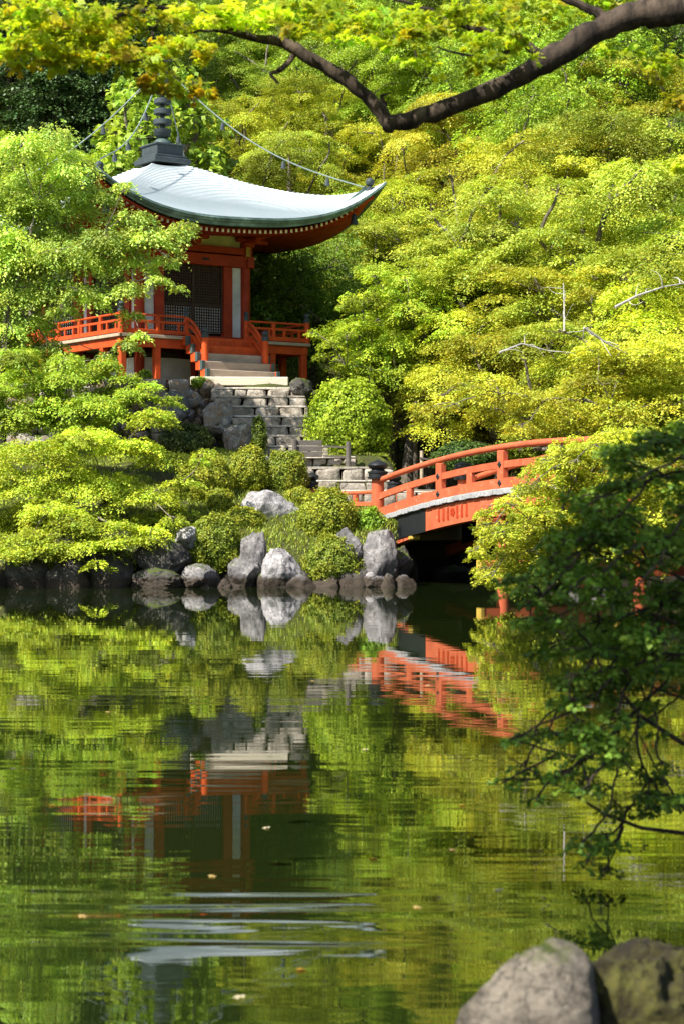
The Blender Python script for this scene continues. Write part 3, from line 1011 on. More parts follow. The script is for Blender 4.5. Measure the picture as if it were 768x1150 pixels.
# spire on the roof
z0 = 12.92 - ZB
b = MB()
b.box((0, 0, z0 + .05), (1.36, 1.36, .16), 0, 0, .02)
b.box((0, 0, z0 + .17), (1.18, 1.18, .12), 0, 0, .02)
b.box((0, 0, z0 + .39), (.98, .98, .34), 0, 0, .02)
b.box((0, 0, z0 + .58), (1.08, 1.08, .06), 0, 0, .015)
spire = b.build('spire', M['dark_bronze'], PAV)
b = MB(); b.lathe((0, 0, z0 + .6), [(.30, 0), (.30, .05), (.28, .12), (.20, .20), (.12, .24)], 20); b.build('dome', M['bronze'], spire, smooth=True)
b = MB()
pts = []
for k in range(3):
    b.lathe((0, 0, z0 + .82 + .08 * k), [(.12, 0), (.18 + .04 * k, .03), (.27 + .01 * k, .11), (.28 + .01 * k, .14), (.16, .13), (.10, .08)], 12)
b.build('lotus_collar', M['dark_bronze'], spire, smooth=True)
b = MB(); b.tube([(0, 0, z0 + .9), (0, 0, z0 + 3.25)], [.085, .05], 10); b.build('mast', M['dark_bronze'], spire, smooth=True)
for k in range(6):
    zz = z0 + 1.26 + k * .335
    r = .30 - .012 * k
    b = MB(); b.lathe((0, 0, zz), [(.07, .03), (r - .05, .0), (r, .03), (r, .17), (r - .03, .19), (.07, .15)], 20)
    b.build('ring', M['dark_bronze'], spire, smooth=True)
b = MB(); b.lathe((0, 0, z0 + 3.2), [(.05, 0), (.14, .08), (.17, .18), (.12, .28), (.03, .38), (.005, .45)], 12); b.build('finial', M['dark_bronze'], spire, smooth=True)
for q in range(4):
    p0 = Vector((0, 0, z0 + 3.2))
    p1 = Vector(rotp((RR * .93, -RR * .93, roof_z(.93, 1) - ZB + .2), q * PI / 2))
    pts = []
    for i in range(25):
        f = i / 24
        p = p0.lerp(p1, f); p.z -= .85 * math.sin(PI * f) * (1 - .25 * f)
        pts.append(p)
    b = MB(); b.tube(pts, .022, 5)
    for i in (7, 14, 19):
        b.lathe(pts[i] + Vector((0, 0, -.30)), [(.085, 0), (.075, .1), (.05, .2), (.01, .25)], 8, 1)
    b.build('chain', [M['chain'], M['dark_bronze']], spire)

# ------------------------------------------------------------------ bridge
U = np.array([.48, -.877]); BA = np.array([.871, 48.7])
BR = empty('arched_bridge', (BA[0], BA[1], 0), math.atan2(U[1], U[0]))
tag(BR, 'vermilion arched footbridge with black capped posts over the pond', 'bridge')
S0, ZM, KK = 7.8, 2.28, .0122
BW = 2.47
def bz(s):
    if s < 0: return ZM - KK * S0 ** 2
    if s > 2 * S0: return ZM - KK * S0 ** 2
    return ZM - KK * (s - S0) ** 2
def curve_pts(s0, s1, w, dzv, n=40):
    return [(s0 + (s1 - s0) * i / n, w, bz(s0 + (s1 - s0) * i / n) + dzv) for i in range(n + 1)]
def arc_beam(name, s0, s1, w, dzv, wd, ht, mat, parent, n=40, htfn=None, bev=0):
    b = MB()
    vs, fs = [], []
    for i in range(n + 1):
        s = s0 + (s1 - s0) * i / n
        z = bz(s) + dzv
        hh = htfn(s) if htfn else ht
        vs += [(s, w - wd / 2, z - hh), (s, w + wd / 2, z - hh), (s, w + wd / 2, z), (s, w - wd / 2, z)]
    for i in range(n):
        for k in range(4):
            k2 = (k + 1) % 4
            fs.append((4 * i + k, 4 * i + k2, 4 * i + 4 + k2, 4 * i + 4 + k))
    fs += [(3, 2, 1, 0), (4 * n, 4 * n + 1, 4 * n + 2, 4 * n + 3)]
    fs = [tuple(reversed(f)) for f in fs]
    b.add(vs, fs)
    return b.build(name, mat, parent)
b = MB()
npl = 76
for i in range(npl):
    s = -.15 + 15.9 * (i + .5) / npl
    sl_ = (bz(s + .1) - bz(s - .1)) / .2
    rng_ = random.Random(i)
    a0 = Vector((s, -.08 + rng_.uniform(-.012, .012), bz(s) - .035)); a1 = Vector((s, BW + .08, bz(s) - .035))
    m4 = Matrix.Translation((a0 + a1) / 2) @ Matrix.Rotation(-math.atan(sl_), 4, 'Y')
    b.box((0, 0, 0), (15.9 / npl - .012, BW + .16, .075), 0, 0, .008, m4)
deck = b.build('bridge_deck', M['wood'], BR)
for w in (-.10, BW + .10):
    b = MB()
    n = 60
    for i in range(n):
        s = .1 + 15.4 * (i + .5) / n
        sl_ = (bz(s + .1) - bz(s - .1)) / .2
        m4 = Matrix.Translation((s, w, bz(s) - .07 - .012 * (i % 2))) @ Matrix.Rotation(-math.atan(sl_), 4, 'Y')
        b.box((0, 0, 0), (15.4 / n - .010, .09, .125), 0, 0, .01, m4)
    b.build('plank_end_strip', M['deck_edge'], BR)
for w in (0.06, BW - .06):
    gd = arc_beam('girder', .25, 15.3, w, -.155, .24, .52, M['bridge_red'], BR, 60, lambda s: .40 + .16 * min(1, abs(s - S0) / S0))
    for s_ in (.3, 13.5):
        if s_ < 5:
            arc_beam('girder_sheath', .2, 2.35, w, -.150, .262, .5, M['black'], gd, 14, lambda s: .53 - .0 * s)
        else:
            arc_beam('girder_sheath', 13.2, 15.35, w, -.150, .262, .5, M['black'], gd, 14, lambda s: .53)
    # row of carved slots either side of a round crest
    if w < 1:
        b = MB()
        for i in range(7):
            s = 2.95 + i * .20 + (.0 if i < 3 else .0)
            z = bz(s) - .36
            if i == 3:
                b.tube([(s, w - .128, z), (s, w - .12, z)], .095, 14)
                for kk in range(5):
                    a = 2 * PI * kk / 5
                    b.tube([(s + .07 * math.cos(a), w - .134, z + .07 * math.sin(a)), (s + .07 * math.cos(a), w - .12, z + .07 * math.sin(a))], .034, 8)
            else:
                b.box((s, w - .124, z), (.075, .012, .26), 0, 0, .02)
                b.tube([(s, w - .131, z - .12), (s, w - .12, z - .12)], .05, 8)
        b.build('carved_crest', M['dark_red'], gd)
    # lower strut with brass shoe
    for s0_, s1_, sg in ((-.6, 1.55, 1), (16.2, 14.05, -1)):
        b = MB(); b.beam((s0_, w, .72), (s1_, w, 1.16), .22, .26, 0, .02)
        so = b.build('lower_strut', M['bridge_red'], BR)
        b = MB(); b.beam((s1_ - .02 * sg, w, 1.157), (s1_ + .16 * sg, w, 1.19), .25, .29, 0, .03); b.build('brass_shoe', M['brass'], so)
for w, sd in ((0.0, -1), (BW, 1)):
    b = MB(); b.tube(curve_pts(-.0, 15.6, w, .915, 60), .072, 12); tr_ = b.build('top_rail', M['bridge_red'], BR, smooth=True)
    arc_beam('middle_rail', .05, 15.55, w, .60, .10, .15, M['bridge_red'], BR, 60)
    arc_beam('bottom_rail', .05, 15.55, w, .225, .13, .215, M['bridge_red'], BR, 60)
    for i in range(6):
        s = 2.93 + (i - 0) * 2.6 - (0.0)
        if s > 14.6: continue
        b = MB(); b.box((s, w, bz(s) + .42), (.24, .16, .84), 0, 0, .02); po = b.build('railing_post', M['bridge_red'], BR)
        b = MB()
        for sg in (-1, 1):
            for zz in (.12, .53):
                m4 = Matrix.Translation((s, w + sg * .085, bz(s) + zz)) @ Matrix.Rotation(rad(45), 4, 'Y')
                b.box((0, 0, 0), (.115, .02, .115), 0, 0, .006, m4)
        b.build('diamond_plate', M['black'], po)
    for s in (1.55, 4.22, 6.82, 9.42, 12.0, 14.3):
        b = MB(); b.box((s, w, bz(s) + .33), (.22, .10, .26), 0, 0, .012); b.build('short_strut', M['bridge_red'], BR)
    for s, ht, sc in ((0, 1.0, 1.55), (15.6, 1.0, 1.55), (-3.45, .80, 1.4), (19.0, .8, 1.4)):
        giboshi_post((s, w, bz(0) - .15), ht + .12, .155 if sc > 1.5 else .135, BR, M['bridge_red'], M['black'], sc, False, 'end_post')
    for s0_, s1_ in ((-3.45, 0), (15.6, 19.0)):
        b = MB(); b.tube([(s0_, w, bz(0) + .60), (s1_, w, bz(0) + .66)], .05, 8); wr = b.build('wing_rail', M['bridge_red'], BR, smooth=True)
        for zz, hh in ((.36, .11), (.06, .15)):
            b = MB(); b.beam((s0_, w, bz(0) + zz), (s1_, w, bz(0) + zz), .09, hh, 0, .01); b.build('lower_rail', M['bridge_red'], wr)
        for f in (.05, .35, .68, .95):
            s = s0_ + (s1_ - s0_) * f
            b = MB(); b.box((s, w, bz(0) + .25), (.13, .11, .68), 0, 0, .01); b.build('wing_baluster', M['bridge_red'], wr)
for s in (5.35, 10.3):
    for w in (.12, BW - .12):
        b = MB(); b.tube([(s, w, -1.3), (s, w, bz(s) - .3)], .145, 14); b.build('pier', M['bridge_red'], BR, smooth=True)
    for z in (.52, 1.45):
        b = MB(); b.box((s, BW / 2, z), (.16, BW + .9, .22), 0, 0, .015); cb = b.build('cross_beam', M['bridge_red'], BR)
        for sg in (-1, 1):
            b = MB(); b.box((s, BW / 2 + sg * (BW / 2 + .46), z), (.19, .12, .25), 0, 0, .02); b.build('brass_cap', M['brass'], cb)

# ------------------------------------------------------------------ foliage
def leaf_object(name, P, NRM, T_, L, W, tint, warm, mat, parent=None, lobes=None, fold=.18):
    """one mesh of leaves: P positions, NRM leaf normals, T_ leaf axes (numpy arrays)"""
    n = len(P)
    NRM = NRM / np.linalg.norm(NRM, axis=1, keepdims=True)
    T_ = T_ - NRM * (T_ * NRM).sum(1, keepdims=True)
    T_ = T_ / (np.linalg.norm(T_, axis=1, keepdims=True) + 1e-9)
    B = np.cross(NRM, T_)
    if lobes is None:
        lobes = [(0.0, 1.0, 1.0)]
    quads = []
    L = np.broadcast_to(np.asarray(L, float), (n,))[:, None]
    W = np.broadcast_to(np.asarray(W, float), (n,))[:, None]
    for ang, ls, ws2 in lobes:
        c, s = math.cos(ang), math.sin(ang)
        t = T_ * c + B * s
        b_ = -T_ * s + B * c
        l, w_ = L * ls, W * ws2
        q = np.stack([P, P + t * l * .45 + b_ * w_ + NRM * w_ * fold, P + t * l - NRM * l * .10, P + t * l * .45 - b_ * w_ + NRM * w_ * fold], 1)
        quads.append(q)
    q = np.concatenate(quads, 1).reshape(-1, 3)
    nq = n * len(lobes)
    me = bpy.data.meshes.new(name)
    me.vertices.add(nq * 4); me.vertices.foreach_set('co', q.astype(np.float32).ravel())
    me.loops.add(nq * 4); me.loops.foreach_set('vertex_index', np.arange(nq * 4, dtype=np.int32))
    me.polygons.add(nq); me.polygons.foreach_set('loop_start', np.arange(0, nq * 4, 4, dtype=np.int32))
    me.update(calc_edges=True)
    rep = 4 * len(lobes)
    tint = np.asarray(tint)
    if tint.ndim == 1:
        tint = np.repeat(tint[:, None], 3, 1)
    tc = np.concatenate([tint, np.ones((n, 1))], 1)
    a = me.attributes.new('tint', 'FLOAT_COLOR', 'POINT'); a.data.foreach_set('color', np.repeat(tc, rep, 0).astype(np.float32).ravel())
    a = me.attributes.new('warm', 'FLOAT', 'POINT'); a.data.foreach_set('value', np.repeat(warm, rep).astype(np.float32))
    me.materials.append(mat)
    o = bpy.data.objects.new(name, me)
    COL.objects.link(o)
    if parent is not None:
        o.parent = parent
    return o

class Leaves:
    def __init__(s): s.P, s.N, s.T, s.tint, s.warm, s.L = [], [], [], [], [], []
    def add(s, P, Nn, T_, tint, warm, L):
        s.P.append(P); s.N.append(Nn); s.T.append(T_); s.tint.append(tint); s.warm.append(warm); s.L.append(L)
    def build(s, name, mat, parent=None, aspect=.42, lobes=None):
        L = np.concatenate(s.L)
        return leaf_object(name, np.concatenate(s.P), np.concatenate(s.N), np.concatenate(s.T), L, L * aspect, np.concatenate(s.tint), np.concatenate(s.warm), mat, parent, lobes)

def pad(lv, c, R, n, rng, leaf, th=.13, droop=.22, hang=0.0, tilt=.42, warm=.0, slope=(0, 0), per=14, spread=1.0):
    """a flat feathery layer of twigs set with leaves, round the point c"""
    nt = max(5, int(n / per))
    layer_tint = float(np.clip(rng.normal(1, .23), .5, 1.5))
    ang = rng.uniform(0, 2 * PI, nt)
    ph = rng.uniform(0, 2 * PI, 3)
    Rm = R * (1 + .24 * np.sin(2 * ang + ph[0]) + .20 * np.sin(3 * ang + ph[1]) + .14 * np.sin(6 * ang + ph[2]))
    r0 = Rm * np.sqrt(rng.uniform(0.0, .66, nt))
    da = ang + rng.normal(0, .55, nt)
    ln = Rm * rng.uniform(.22, .46, nt)
    zt = R * th * rng.normal(0, 1, nt)
    t = np.linspace(.08, 1, per)[None, :] + rng.normal(0, .03, (nt, per))
    side = np.where(np.arange(per) % 2 == 0, 1, -1)[None, :]
    wv = leaf * .75 * rng.uniform(.3, 1.25, (nt, per)) * side * spread
    dx, dy = np.cos(da)[:, None], np.sin(da)[:, None]
    x = (r0 * np.cos(ang))[:, None] + dx * ln[:, None] * t - dy * wv
    y = (r0 * np.sin(ang))[:, None] + dy * ln[:, None] * t + dx * wv
    rr = np.sqrt(x * x + y * y) / R
    z = zt[:, None] - droop * R * rr ** 2 + slope[0] * x + slope[1] * y + rng.normal(0, leaf * .35, x.shape)
    z = z + .04 * R * t - hang * ln[:, None] * t ** 2
    P = np.stack([x, y, z], -1).reshape(-1, 3) + np.asarray(c)
    m = len(P)
    out = np.stack([x, y, np.zeros_like(x)], -1).reshape(-1, 3) / R
    Nn = np.array([0, 0, 1.0]) + out * .32 + rng.normal(0, tilt, (m, 3))
    tw = np.stack([np.broadcast_to(dx, x.shape) - dy * side * .8, np.broadcast_to(dy, x.shape) + dx * side * .8, np.full_like(x, -.25 - 1.2 * hang)], -1).reshape(-1, 3)
    tint = np.clip(rng.normal(1, .16, nt), .55, 1.5) * layer_tint
    tint = (tint[:, None] * np.clip(rng.normal(1, .07, (nt, per)), .7, 1.4)).reshape(-1)
    hue = np.repeat(rng.normal(0, .09, nt), per)
    tc = np.stack([tint * (1 + hue), tint, tint * (1 - hue)], -1)
    edge = np.clip((rr.reshape(-1) - .45) * 1.2, 0, 1)
    wm = np.clip(np.repeat(rng.normal(warm, .28, nt), per) * (0.35 + .65 * edge) + rng.normal(0, .12, m), 0, 1) if warm > 0 else np.zeros(m)
    lv.add(P, Nn, tw, tc, wm, leaf * rng.uniform(.55, 1.3, m))

def limb(b, p0, p1, r0, r1, rng, n=7, sag=.12, side=.08, sides=6):
    p0, p1 = np.asarray(p0, float), np.asarray(p1, float)
    d = p1 - p0
    L = np.linalg.norm(d)
    off = rng.normal(0, side, 3) * L
    pts, rs = [], []
    for i in range(n + 1):
        f = i / n
        p = p0 + d * f + off * math.sin(PI * f) + np.array([0, 0, sag * L * math.sin(PI * f)]) + rng.normal(0, .012, 3) * L * (0 < i < n)
        pts.append(p); rs.append(r0 + (r1 - r0) * f ** .8)
    b.tube(pts, rs, sides)
    return pts

def branch_net(tb, root, pads, rng, rbase, rtip=.007, sides=6, sag=.05, twigs=4, hang=0.0):
    """join the pads to the fork by limbs that divide: each pad hangs from the nearest one nearer the fork"""
    pts = [np.asarray(root, float)] + [p - np.array([0, 0, .06 * R_]) for p, R_ in pads]
    dist = [0.0] + [np.linalg.norm(p - pts[0]) for p in pts[1:]]
    order = sorted(range(1, len(pts)), key=lambda i: dist[i])
    par, plen, done = {}, {0: 0.0}, [0]
    for i in order:
        j = min(done, key=lambda q: np.linalg.norm(pts[i] - pts[q]) + .55 * plen[q])
        par[i] = j; plen[i] = plen[j] + np.linalg.norm(pts[i] - pts[j]); done.append(i)
    cnt = {i: 1 for i in range(len(pts))}
    for i in reversed(order):
        cnt[par[i]] += cnt[i]
    tot = cnt[0]
    for i in order:
        r0 = rbase * (cnt[i] / tot) ** .5 + rtip
        path = limb(tb, pts[par[i]], pts[i], r0, r0 * .7, rng, 6, sag, .06, sides)
        R_ = pads[i - 1][1]
        for _ in range(twigs):
            a = rng.uniform(0, 2 * PI)
            limb(tb, path[5], pts[i] + np.array([math.cos(a), math.sin(a), -.05 - .4 * hang]) * R_ * rng.uniform(.5, .95), min(.014, r0 * .6), .004, rng, 4, .05, .06, 4)

def maple_variant(seed, Rc, Hc, npads, leaf, dens, warm=.3, th=.12, droop=.25, hang=0.0, padR=(.20, .50), zlow=.22, tilt=.42):
    """trunk and crown meshes of a layered maple, built round the origin"""
    rng = np.random.default_rng(seed)
    lv, tb = Leaves(), MB()
    zc = Hc * .52
    pads = []
    tries = 0
    while len(pads) < npads and tries < 4000:
        tries += 1
        u = rng.normal(size=3); u /= np.linalg.norm(u)
        if u[2] < -.55: continue
        f = rng.uniform(.62, 1.0)
        p = np.array([u[0] * Rc * f, u[1] * Rc * f, zc + u[2] * Hc * .47 * f])
        if p[2] < Hc * zlow: continue
        R = Rc * rng.uniform(*padR)
        if any(abs(p[2] - q[2]) < .16 * Rc and np.hypot(*(p - q)[:2]) < .62 * (R + r) for q, r in pads): continue
        pads.append((p, R))
    lean = rng.normal(0, .12, 2)
    trunk = [np.array([0, 0, -1.0]), np.array([0, 0, .3]), np.array([lean[0] * 1.0, lean[1], Hc * .28]), np.array([lean[0] * 2.5, lean[1] * 2, Hc * .5]), np.array([lean[0] * 3, lean[1] * 3, Hc * .75])]
    r = .035 * Hc
    tb.tube(trunk, [r * 1.25, r, r * .8, r * .55, r * .2], 9)
    branch_net(tb, trunk[2], pads, rng, r * .9, .008, 6)
    for p, R in pads:
        pad(lv, p, R, int(dens * R * R), rng, leaf, th * rng.uniform(.6, 2.0), droop * rng.uniform(.4, 1.6), hang, tilt, warm, rng.normal(0, .16, 2))
    return tb, lv

def tree_from(name, loc, tb, lv, color, label, cat='tree', group=None, bark='bark', leafmat='leaf', crown='crown', aspect=.42, lobes=None):
    e = empty(name, loc)
    tag(e, label, cat, group)
    t = tb.build('trunk', M[bark], e, smooth=True)
    c = lv.build(crown, M[leafmat], e, aspect, lobes)
    c.color = color
    return e

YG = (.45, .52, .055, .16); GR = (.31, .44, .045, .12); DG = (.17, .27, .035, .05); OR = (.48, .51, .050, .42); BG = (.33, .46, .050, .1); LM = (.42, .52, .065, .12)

HV = []     # hillside maple kinds: trunk and crown meshes
for i, (sd, Rc, Hc, npd, th, dr, hang) in enumerate([(11, 3.3, 6.6, 21, .11, .22, .0), (12, 3.6, 6.2, 22, .10, .28, .1), (13, 3.0, 7.2, 22, .13, .20, .0), (14, 3.4, 6.8, 22, .12, .25, .15)]):
    HV.append(maple_variant(sd, Rc, Hc, npd, .085, 2350, .35, th * .8, dr, hang))
HV.append(maple_variant(19, 3.0, 7.4, 40, .10, 1500, .05, .26, .45, .25, (.22, .40), .2, .75))
PROTO = {}
def hill_tree(px, py, sc, vi, color, label, group='maples on the hillside', name='maple_tree', dmin=52, rot=None):
    Hc = [6.6, 6.2, 7.2, 6.8, 7.4][vi] * sc
    D = dmin
    while D < 170:
        p = at(px, py, D)
        if D > 68.5 - 15 * float(sstep(-1, 7, p[0])) and T(p[0], D) + Hc * .55 >= p[2] - .02:
            break
        D += .2
    rng = random.Random(int(px * 7 + py))
    e = empty(name, (p[0], D, p[2] - Hc * .55), rng.uniform(0, 2 * PI) if rot is None else rot)
    s_ = sc * rng.uniform(.95, 1.08)
    e.scale = (s_, s_, sc)
    tag(e, label, 'tree', group)
    if vi not in PROTO:
        tb, lv = HV[vi]
        PROTO[vi] = (tb.build('trunk', M['bark'], e, smooth=True), lv.build('crown', M['leaf'], e, .34))
        c = PROTO[vi][1]
    else:
        dup(PROTO[vi][0], e)
        c = dup(PROTO[vi][1], e)
    v = rng.uniform(.80, 1.14)
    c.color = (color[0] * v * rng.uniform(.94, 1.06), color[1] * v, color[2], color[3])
    return e

HT = [
 (560, 452, .78, 1, OR, 'orange tinged maple directly above the crown of the red bridge'),
 (652, 452, .9, 0, YG, 'yellow green maple above the right part of the bridge railing'),
 (752, 425, 1.0, 3, YG, 'yellow green maple above the dark near tree at the right edge'),
 (535, 385, .95, 3, YG, 'yellow maple in the second row above the bridge, left of the bare white pole'),
 (630, 392, .95, 0, OR, 'orange tipped maple under the bare white pole'),
 (720, 362, 1.0, 1, YG, 'yellow maple right of the bare white pole'),
 (352, 345, .85, 4, DG, 'shaded green maple between the pavilion wall and the roof tip'),
 (300, 350, .8, 4, DG, 'dark green maple behind the right corner of the veranda'),
 (458, 325, .95, 0, YG, 'yellow green maple below and right of the roof tip'),
 (560, 312, 1.0, 2, YG, 'upright yellow maple with dark limbs left of the bare white pole'),
 (665, 292, 1.1, 3, LM, 'bright lime maple above the bare white pole'),
 (765, 285, 1.0, 2, YG, 'yellow green maple at the right edge, level with the roof tip'),
 (395, 285, .85, 3, GR, 'green maple just under the roof tip'),
 (495, 262, .95, 1, YG, 'yellow maple to the right of the roof tip, at eave height'),
 (592, 232, 1.0, 0, OR, 'amber maple in the middle of the slope below the elbow of the big branch'),
 (705, 215, 1.1, 1, YG, 'wide yellow maple on the slope toward the right edge'),
 (432, 208, .9, 2, OR, 'amber maple rising just behind the roof tip'),
 (328, 205, .85, 3, YG, 'yellow maple behind the right slope of the roof'),
 (518, 185, 1.0, 3, OR, 'orange yellow maple under the dark elbow of the overhanging branch'),
 (622, 165, 1.0, 4, GR, 'green maple under the right part of the overhanging branch'),
 (745, 145, 1.0, 0, OR, 'orange tinged maple at the right edge under the thick branch end'),
 (268, 160, .85, 1, YG, 'yellow green maple right of the bronze spire'),
 (362, 158, .95, 0, YG, 'yellow maple between the spire and the branch elbow'),
 (445, 150, .95, 1, GR, 'green maple right behind the elbow of the branch'),
 (552, 118, 1.0, 4, GR, 'green maple seen through the bend of the overhanging branch'),
 (662, 102, 1.05, 4, GR, 'green maple high on the slope right of the bend of the branch'),
 (300, 105, .9, 2, GR, 'green maple high behind the spire on its right'),
 (392, 92, 1.0, 4, GR, 'green maple high on the slope left of the branch elbow'),
 (490, 72, 1.0, 1, BG, 'green maple above the branch in the middle of the top edge'),
 (602, 52, 1.0, 4, GR, 'green maple behind the leaves above the right bend of the branch'),
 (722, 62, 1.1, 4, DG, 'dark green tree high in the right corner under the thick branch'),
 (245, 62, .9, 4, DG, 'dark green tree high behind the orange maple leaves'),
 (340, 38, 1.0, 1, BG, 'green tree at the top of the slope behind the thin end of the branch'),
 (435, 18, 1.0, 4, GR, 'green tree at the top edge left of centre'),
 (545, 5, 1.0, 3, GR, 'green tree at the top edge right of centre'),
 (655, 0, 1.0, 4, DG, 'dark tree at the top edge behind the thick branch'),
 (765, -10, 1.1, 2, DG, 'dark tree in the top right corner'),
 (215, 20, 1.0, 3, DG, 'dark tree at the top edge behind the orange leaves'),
 (40, 330, .9, 0, GR, 'green tree behind the pale drooping tree at the left edge'),
 (95, 240, .9, 3, GR, 'green tree hidden behind the top of the pale drooping tree'),
 (-20, 235, 1.0, 2, GR, 'green tree behind the drooping tree at the left edge'),
]
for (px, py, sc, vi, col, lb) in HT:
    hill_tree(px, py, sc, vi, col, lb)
k = 0
for px, py in ((850, 420), (850, 300), (870, 180), (880, 60), (960, 350), (980, 200), (970, 80), (-90, 160), (-110, 300), (-180, 60), (-220, 200), (100, -60), (300, -60), (480, -70), (680, -80)):
    hill_tree(px, py, 1.1, k % 4, (YG, GR, DG, GR)[k % 4], 'maple on the hillside beyond the edges of the photo', group='maples beyond the frame')
    k += 1

# dark evergreens, upper left
def conifer_variant(seed):
    rng = np.random.default_rng(seed)
    lv, tb = Leaves(), MB()
    H_ = 13.0
    tb.tube([(0, 0, -1.5), (0, 0, 3), (0, 0, 8), (0, 0, H_)], [.34, .28, .18, .03], 9)
    for i in range(64):
        z = 2.2 + (H_ - 2.6) * (i / 64) ** .9
        L = 2.9 * (1 - (z / H_)) ** .7 + .35
        a = i * 2.4 + rng.normal(0, .3)
        p1 = np.array([math.cos(a) * L * .62, math.sin(a) * L * .62, z - .12 * L])
        limb(tb, (0, 0, z), (math.cos(a) * L, math.sin(a) * L, z - .25 * L), .035, .008, rng, 4, .04, .03, 4)
        pad(lv, p1, L * .48, int(430 * (L * .5) ** 2 + 60), rng, .16, .14, .35, .35, .4)
    return tb, lv
ctb, clv = conifer_variant(3)
cproto = None
for (px, py, sc, lb) in [(12, 95, .9, 'dark evergreen at the left edge above the drooping tree'), (66, 78, 1.0, 'tall dark evergreen left of the spire, second from the left edge'),
                         (118, 92, .85, 'dark evergreen nearest the spire on its left'), (150, 30, 1.0, 'dark evergreen at the top edge above the spire'),
                         (40, 15, 1.0, 'dark evergreen at the top left corner behind the orange leaves'), (-40, 60, 1.0, 'dark evergreen cut by the left edge'),
                         (96, 0, 1.05, 'dark evergreen at the top edge left of the spire')]:
    Hc = 13 * sc
    D = 70.0
    while D < 170:
        p = at(px, py, D)
        if T(p[0], D) + Hc * .5 >= p[2]: break
        D += .2
    e = empty('evergreen_tree', (p[0], D, p[2] - Hc * .5), px * .37)
    e.scale = (sc, sc, sc)
    tag(e, lb, 'tree', 'dark evergreens on the upper left slope')
    if cproto is None:
        cproto = (ctb.build('trunk', M['bark_dark'], e, smooth=True), clv.build('crown', M['needle'], e, .3))
        c = cproto[1]
    else:
        dup(cproto[0], e); c = dup(cproto[1], e)
    c.color = (.055, .105, .028, 0)  # dark evergreen green, which also carries the shade of the blocked sun

# broad leaved tree behind the spire
tb, lv = maple_variant(31, 2.2, 7.0, 30, .27, 250, .1, .22, .35, .8, (.30, .46), .2, .6)
p = at(182, 150, 74)
tree_from('broadleaf_tree', (p[0], 74, p[2] - 3.9), tb, lv, (.27, .38, .045, .1), 'bright broad leaved tree right behind the bronze spire')
# trees filling the grove behind bridge and bush (their lit tops are hidden, trunks show in the shade)
gtb, glv = maple_variant(45, 2.1, 7.0, 15, .09, 2000, .2, .08, .22, .05, (.34, .5), .58)
gproto = None
for i, (px, D) in enumerate([(455, 61), (482, 62.5), (508, 62.5), (538, 61.5), (438, 65)]):
    p = at(px, 520, D)
    e = empty('maple_tree', (p[0], D, T(p[0], D)), i * 1.3)
    tag(e, ['slim shaded trunk at the left of the dark gap behind the bridge', 'slim shaded trunk behind the rope stake in the dark gap', 'slim shaded trunk in the middle of the dark gap above the bridge railing', 'slim shaded trunk at the right of the dark gap above the bridge railing', 'shaded tree deep behind the big clipped bush'][i], 'tree', 'maples on the hillside')
    if gproto is None:
        gproto = (gtb.build('trunk', M['bark'], e, smooth=True), glv.build('crown', M['leaf'], e, .34)); c = gproto[1]
    else:
        dup(gproto[0], e); c = dup(gproto[1], e)
    c.color = (.31 + .03 * (i % 2), .44, .03, .1)

# ------------------------------------------------------------------ trees placed one by one
def px_tree(name, label, pads, D, base, color, seed, leaf, dens, th=.12, droop=.22, hang=0.0, warm=.2, dsp=1.0, bark='bark', r0=.16, aspect=.42, lobes=None, copies=2, leafmat='leaf', twig=True, group=None, tilt=.42, fork=None, cat='tree', per=14, sagl=.12, lr=.30, ntw=4):
    rng = np.random.default_rng(seed)
    base = np.array(base, float)
    e = empty(name, tuple(base))
    tag(e, label, cat, group)
    lv, tb = Leaves(), MB()
    P = []
    for q in pads:
        px, py, Rp = q[:3]
        dd = q[3] if len(q) > 3 else None
        for c_ in range(copies):
            d_ = D + (dd if dd is not None else rng.uniform(-dsp, dsp)) + (c_ * rng.uniform(-.6, .6))
            p = at(px + (c_ > 0) * rng.normal(0, Rp * .35), py + (c_ > 0) * rng.normal(0, Rp * .3), d_)
            P.append((p - base, Rp / F * d_ * (1 if c_ == 0 else .8)))
    cen = np.mean([p for p, r in P], 0)
    fork = cen * np.array([.55, .55, .62]) if fork is None else np.array(fork, float) - base
    trunk = [np.array([0, 0, -.4]), np.array([0, 0, .15]), fork * .5 + rng.normal(0, .05, 3), fork]
    if bark:
        tb.tube(trunk, [r0 * 1.3, r0, r0 * .8, r0 * .65], 10)
    branch_net(tb, fork, P, rng, r0 * .62, .006, 6, sagl * .5, ntw if twig else 0, hang)
    for p, R in P:
        pad(lv, p, R, int(dens * R * R), rng, leaf, th, droop, hang, tilt, warm, per=per)
    tb.build('trunk', M[bark], e, smooth=True)
    c = lv.build('crown', M[leafmat], e, aspect, lobes)
    c.color = color
    return e

PAL = [(0, 0.0, 1)]
LOB3 = [(0, 1, .9), (.85, .8, .8), (-.85, .8, .8)]
LOB5 = [(0, 1.0, .75), (.75, .88, .7), (-.75, .88, .7), (1.55, .6, .65), (-1.55, .6, .65)]

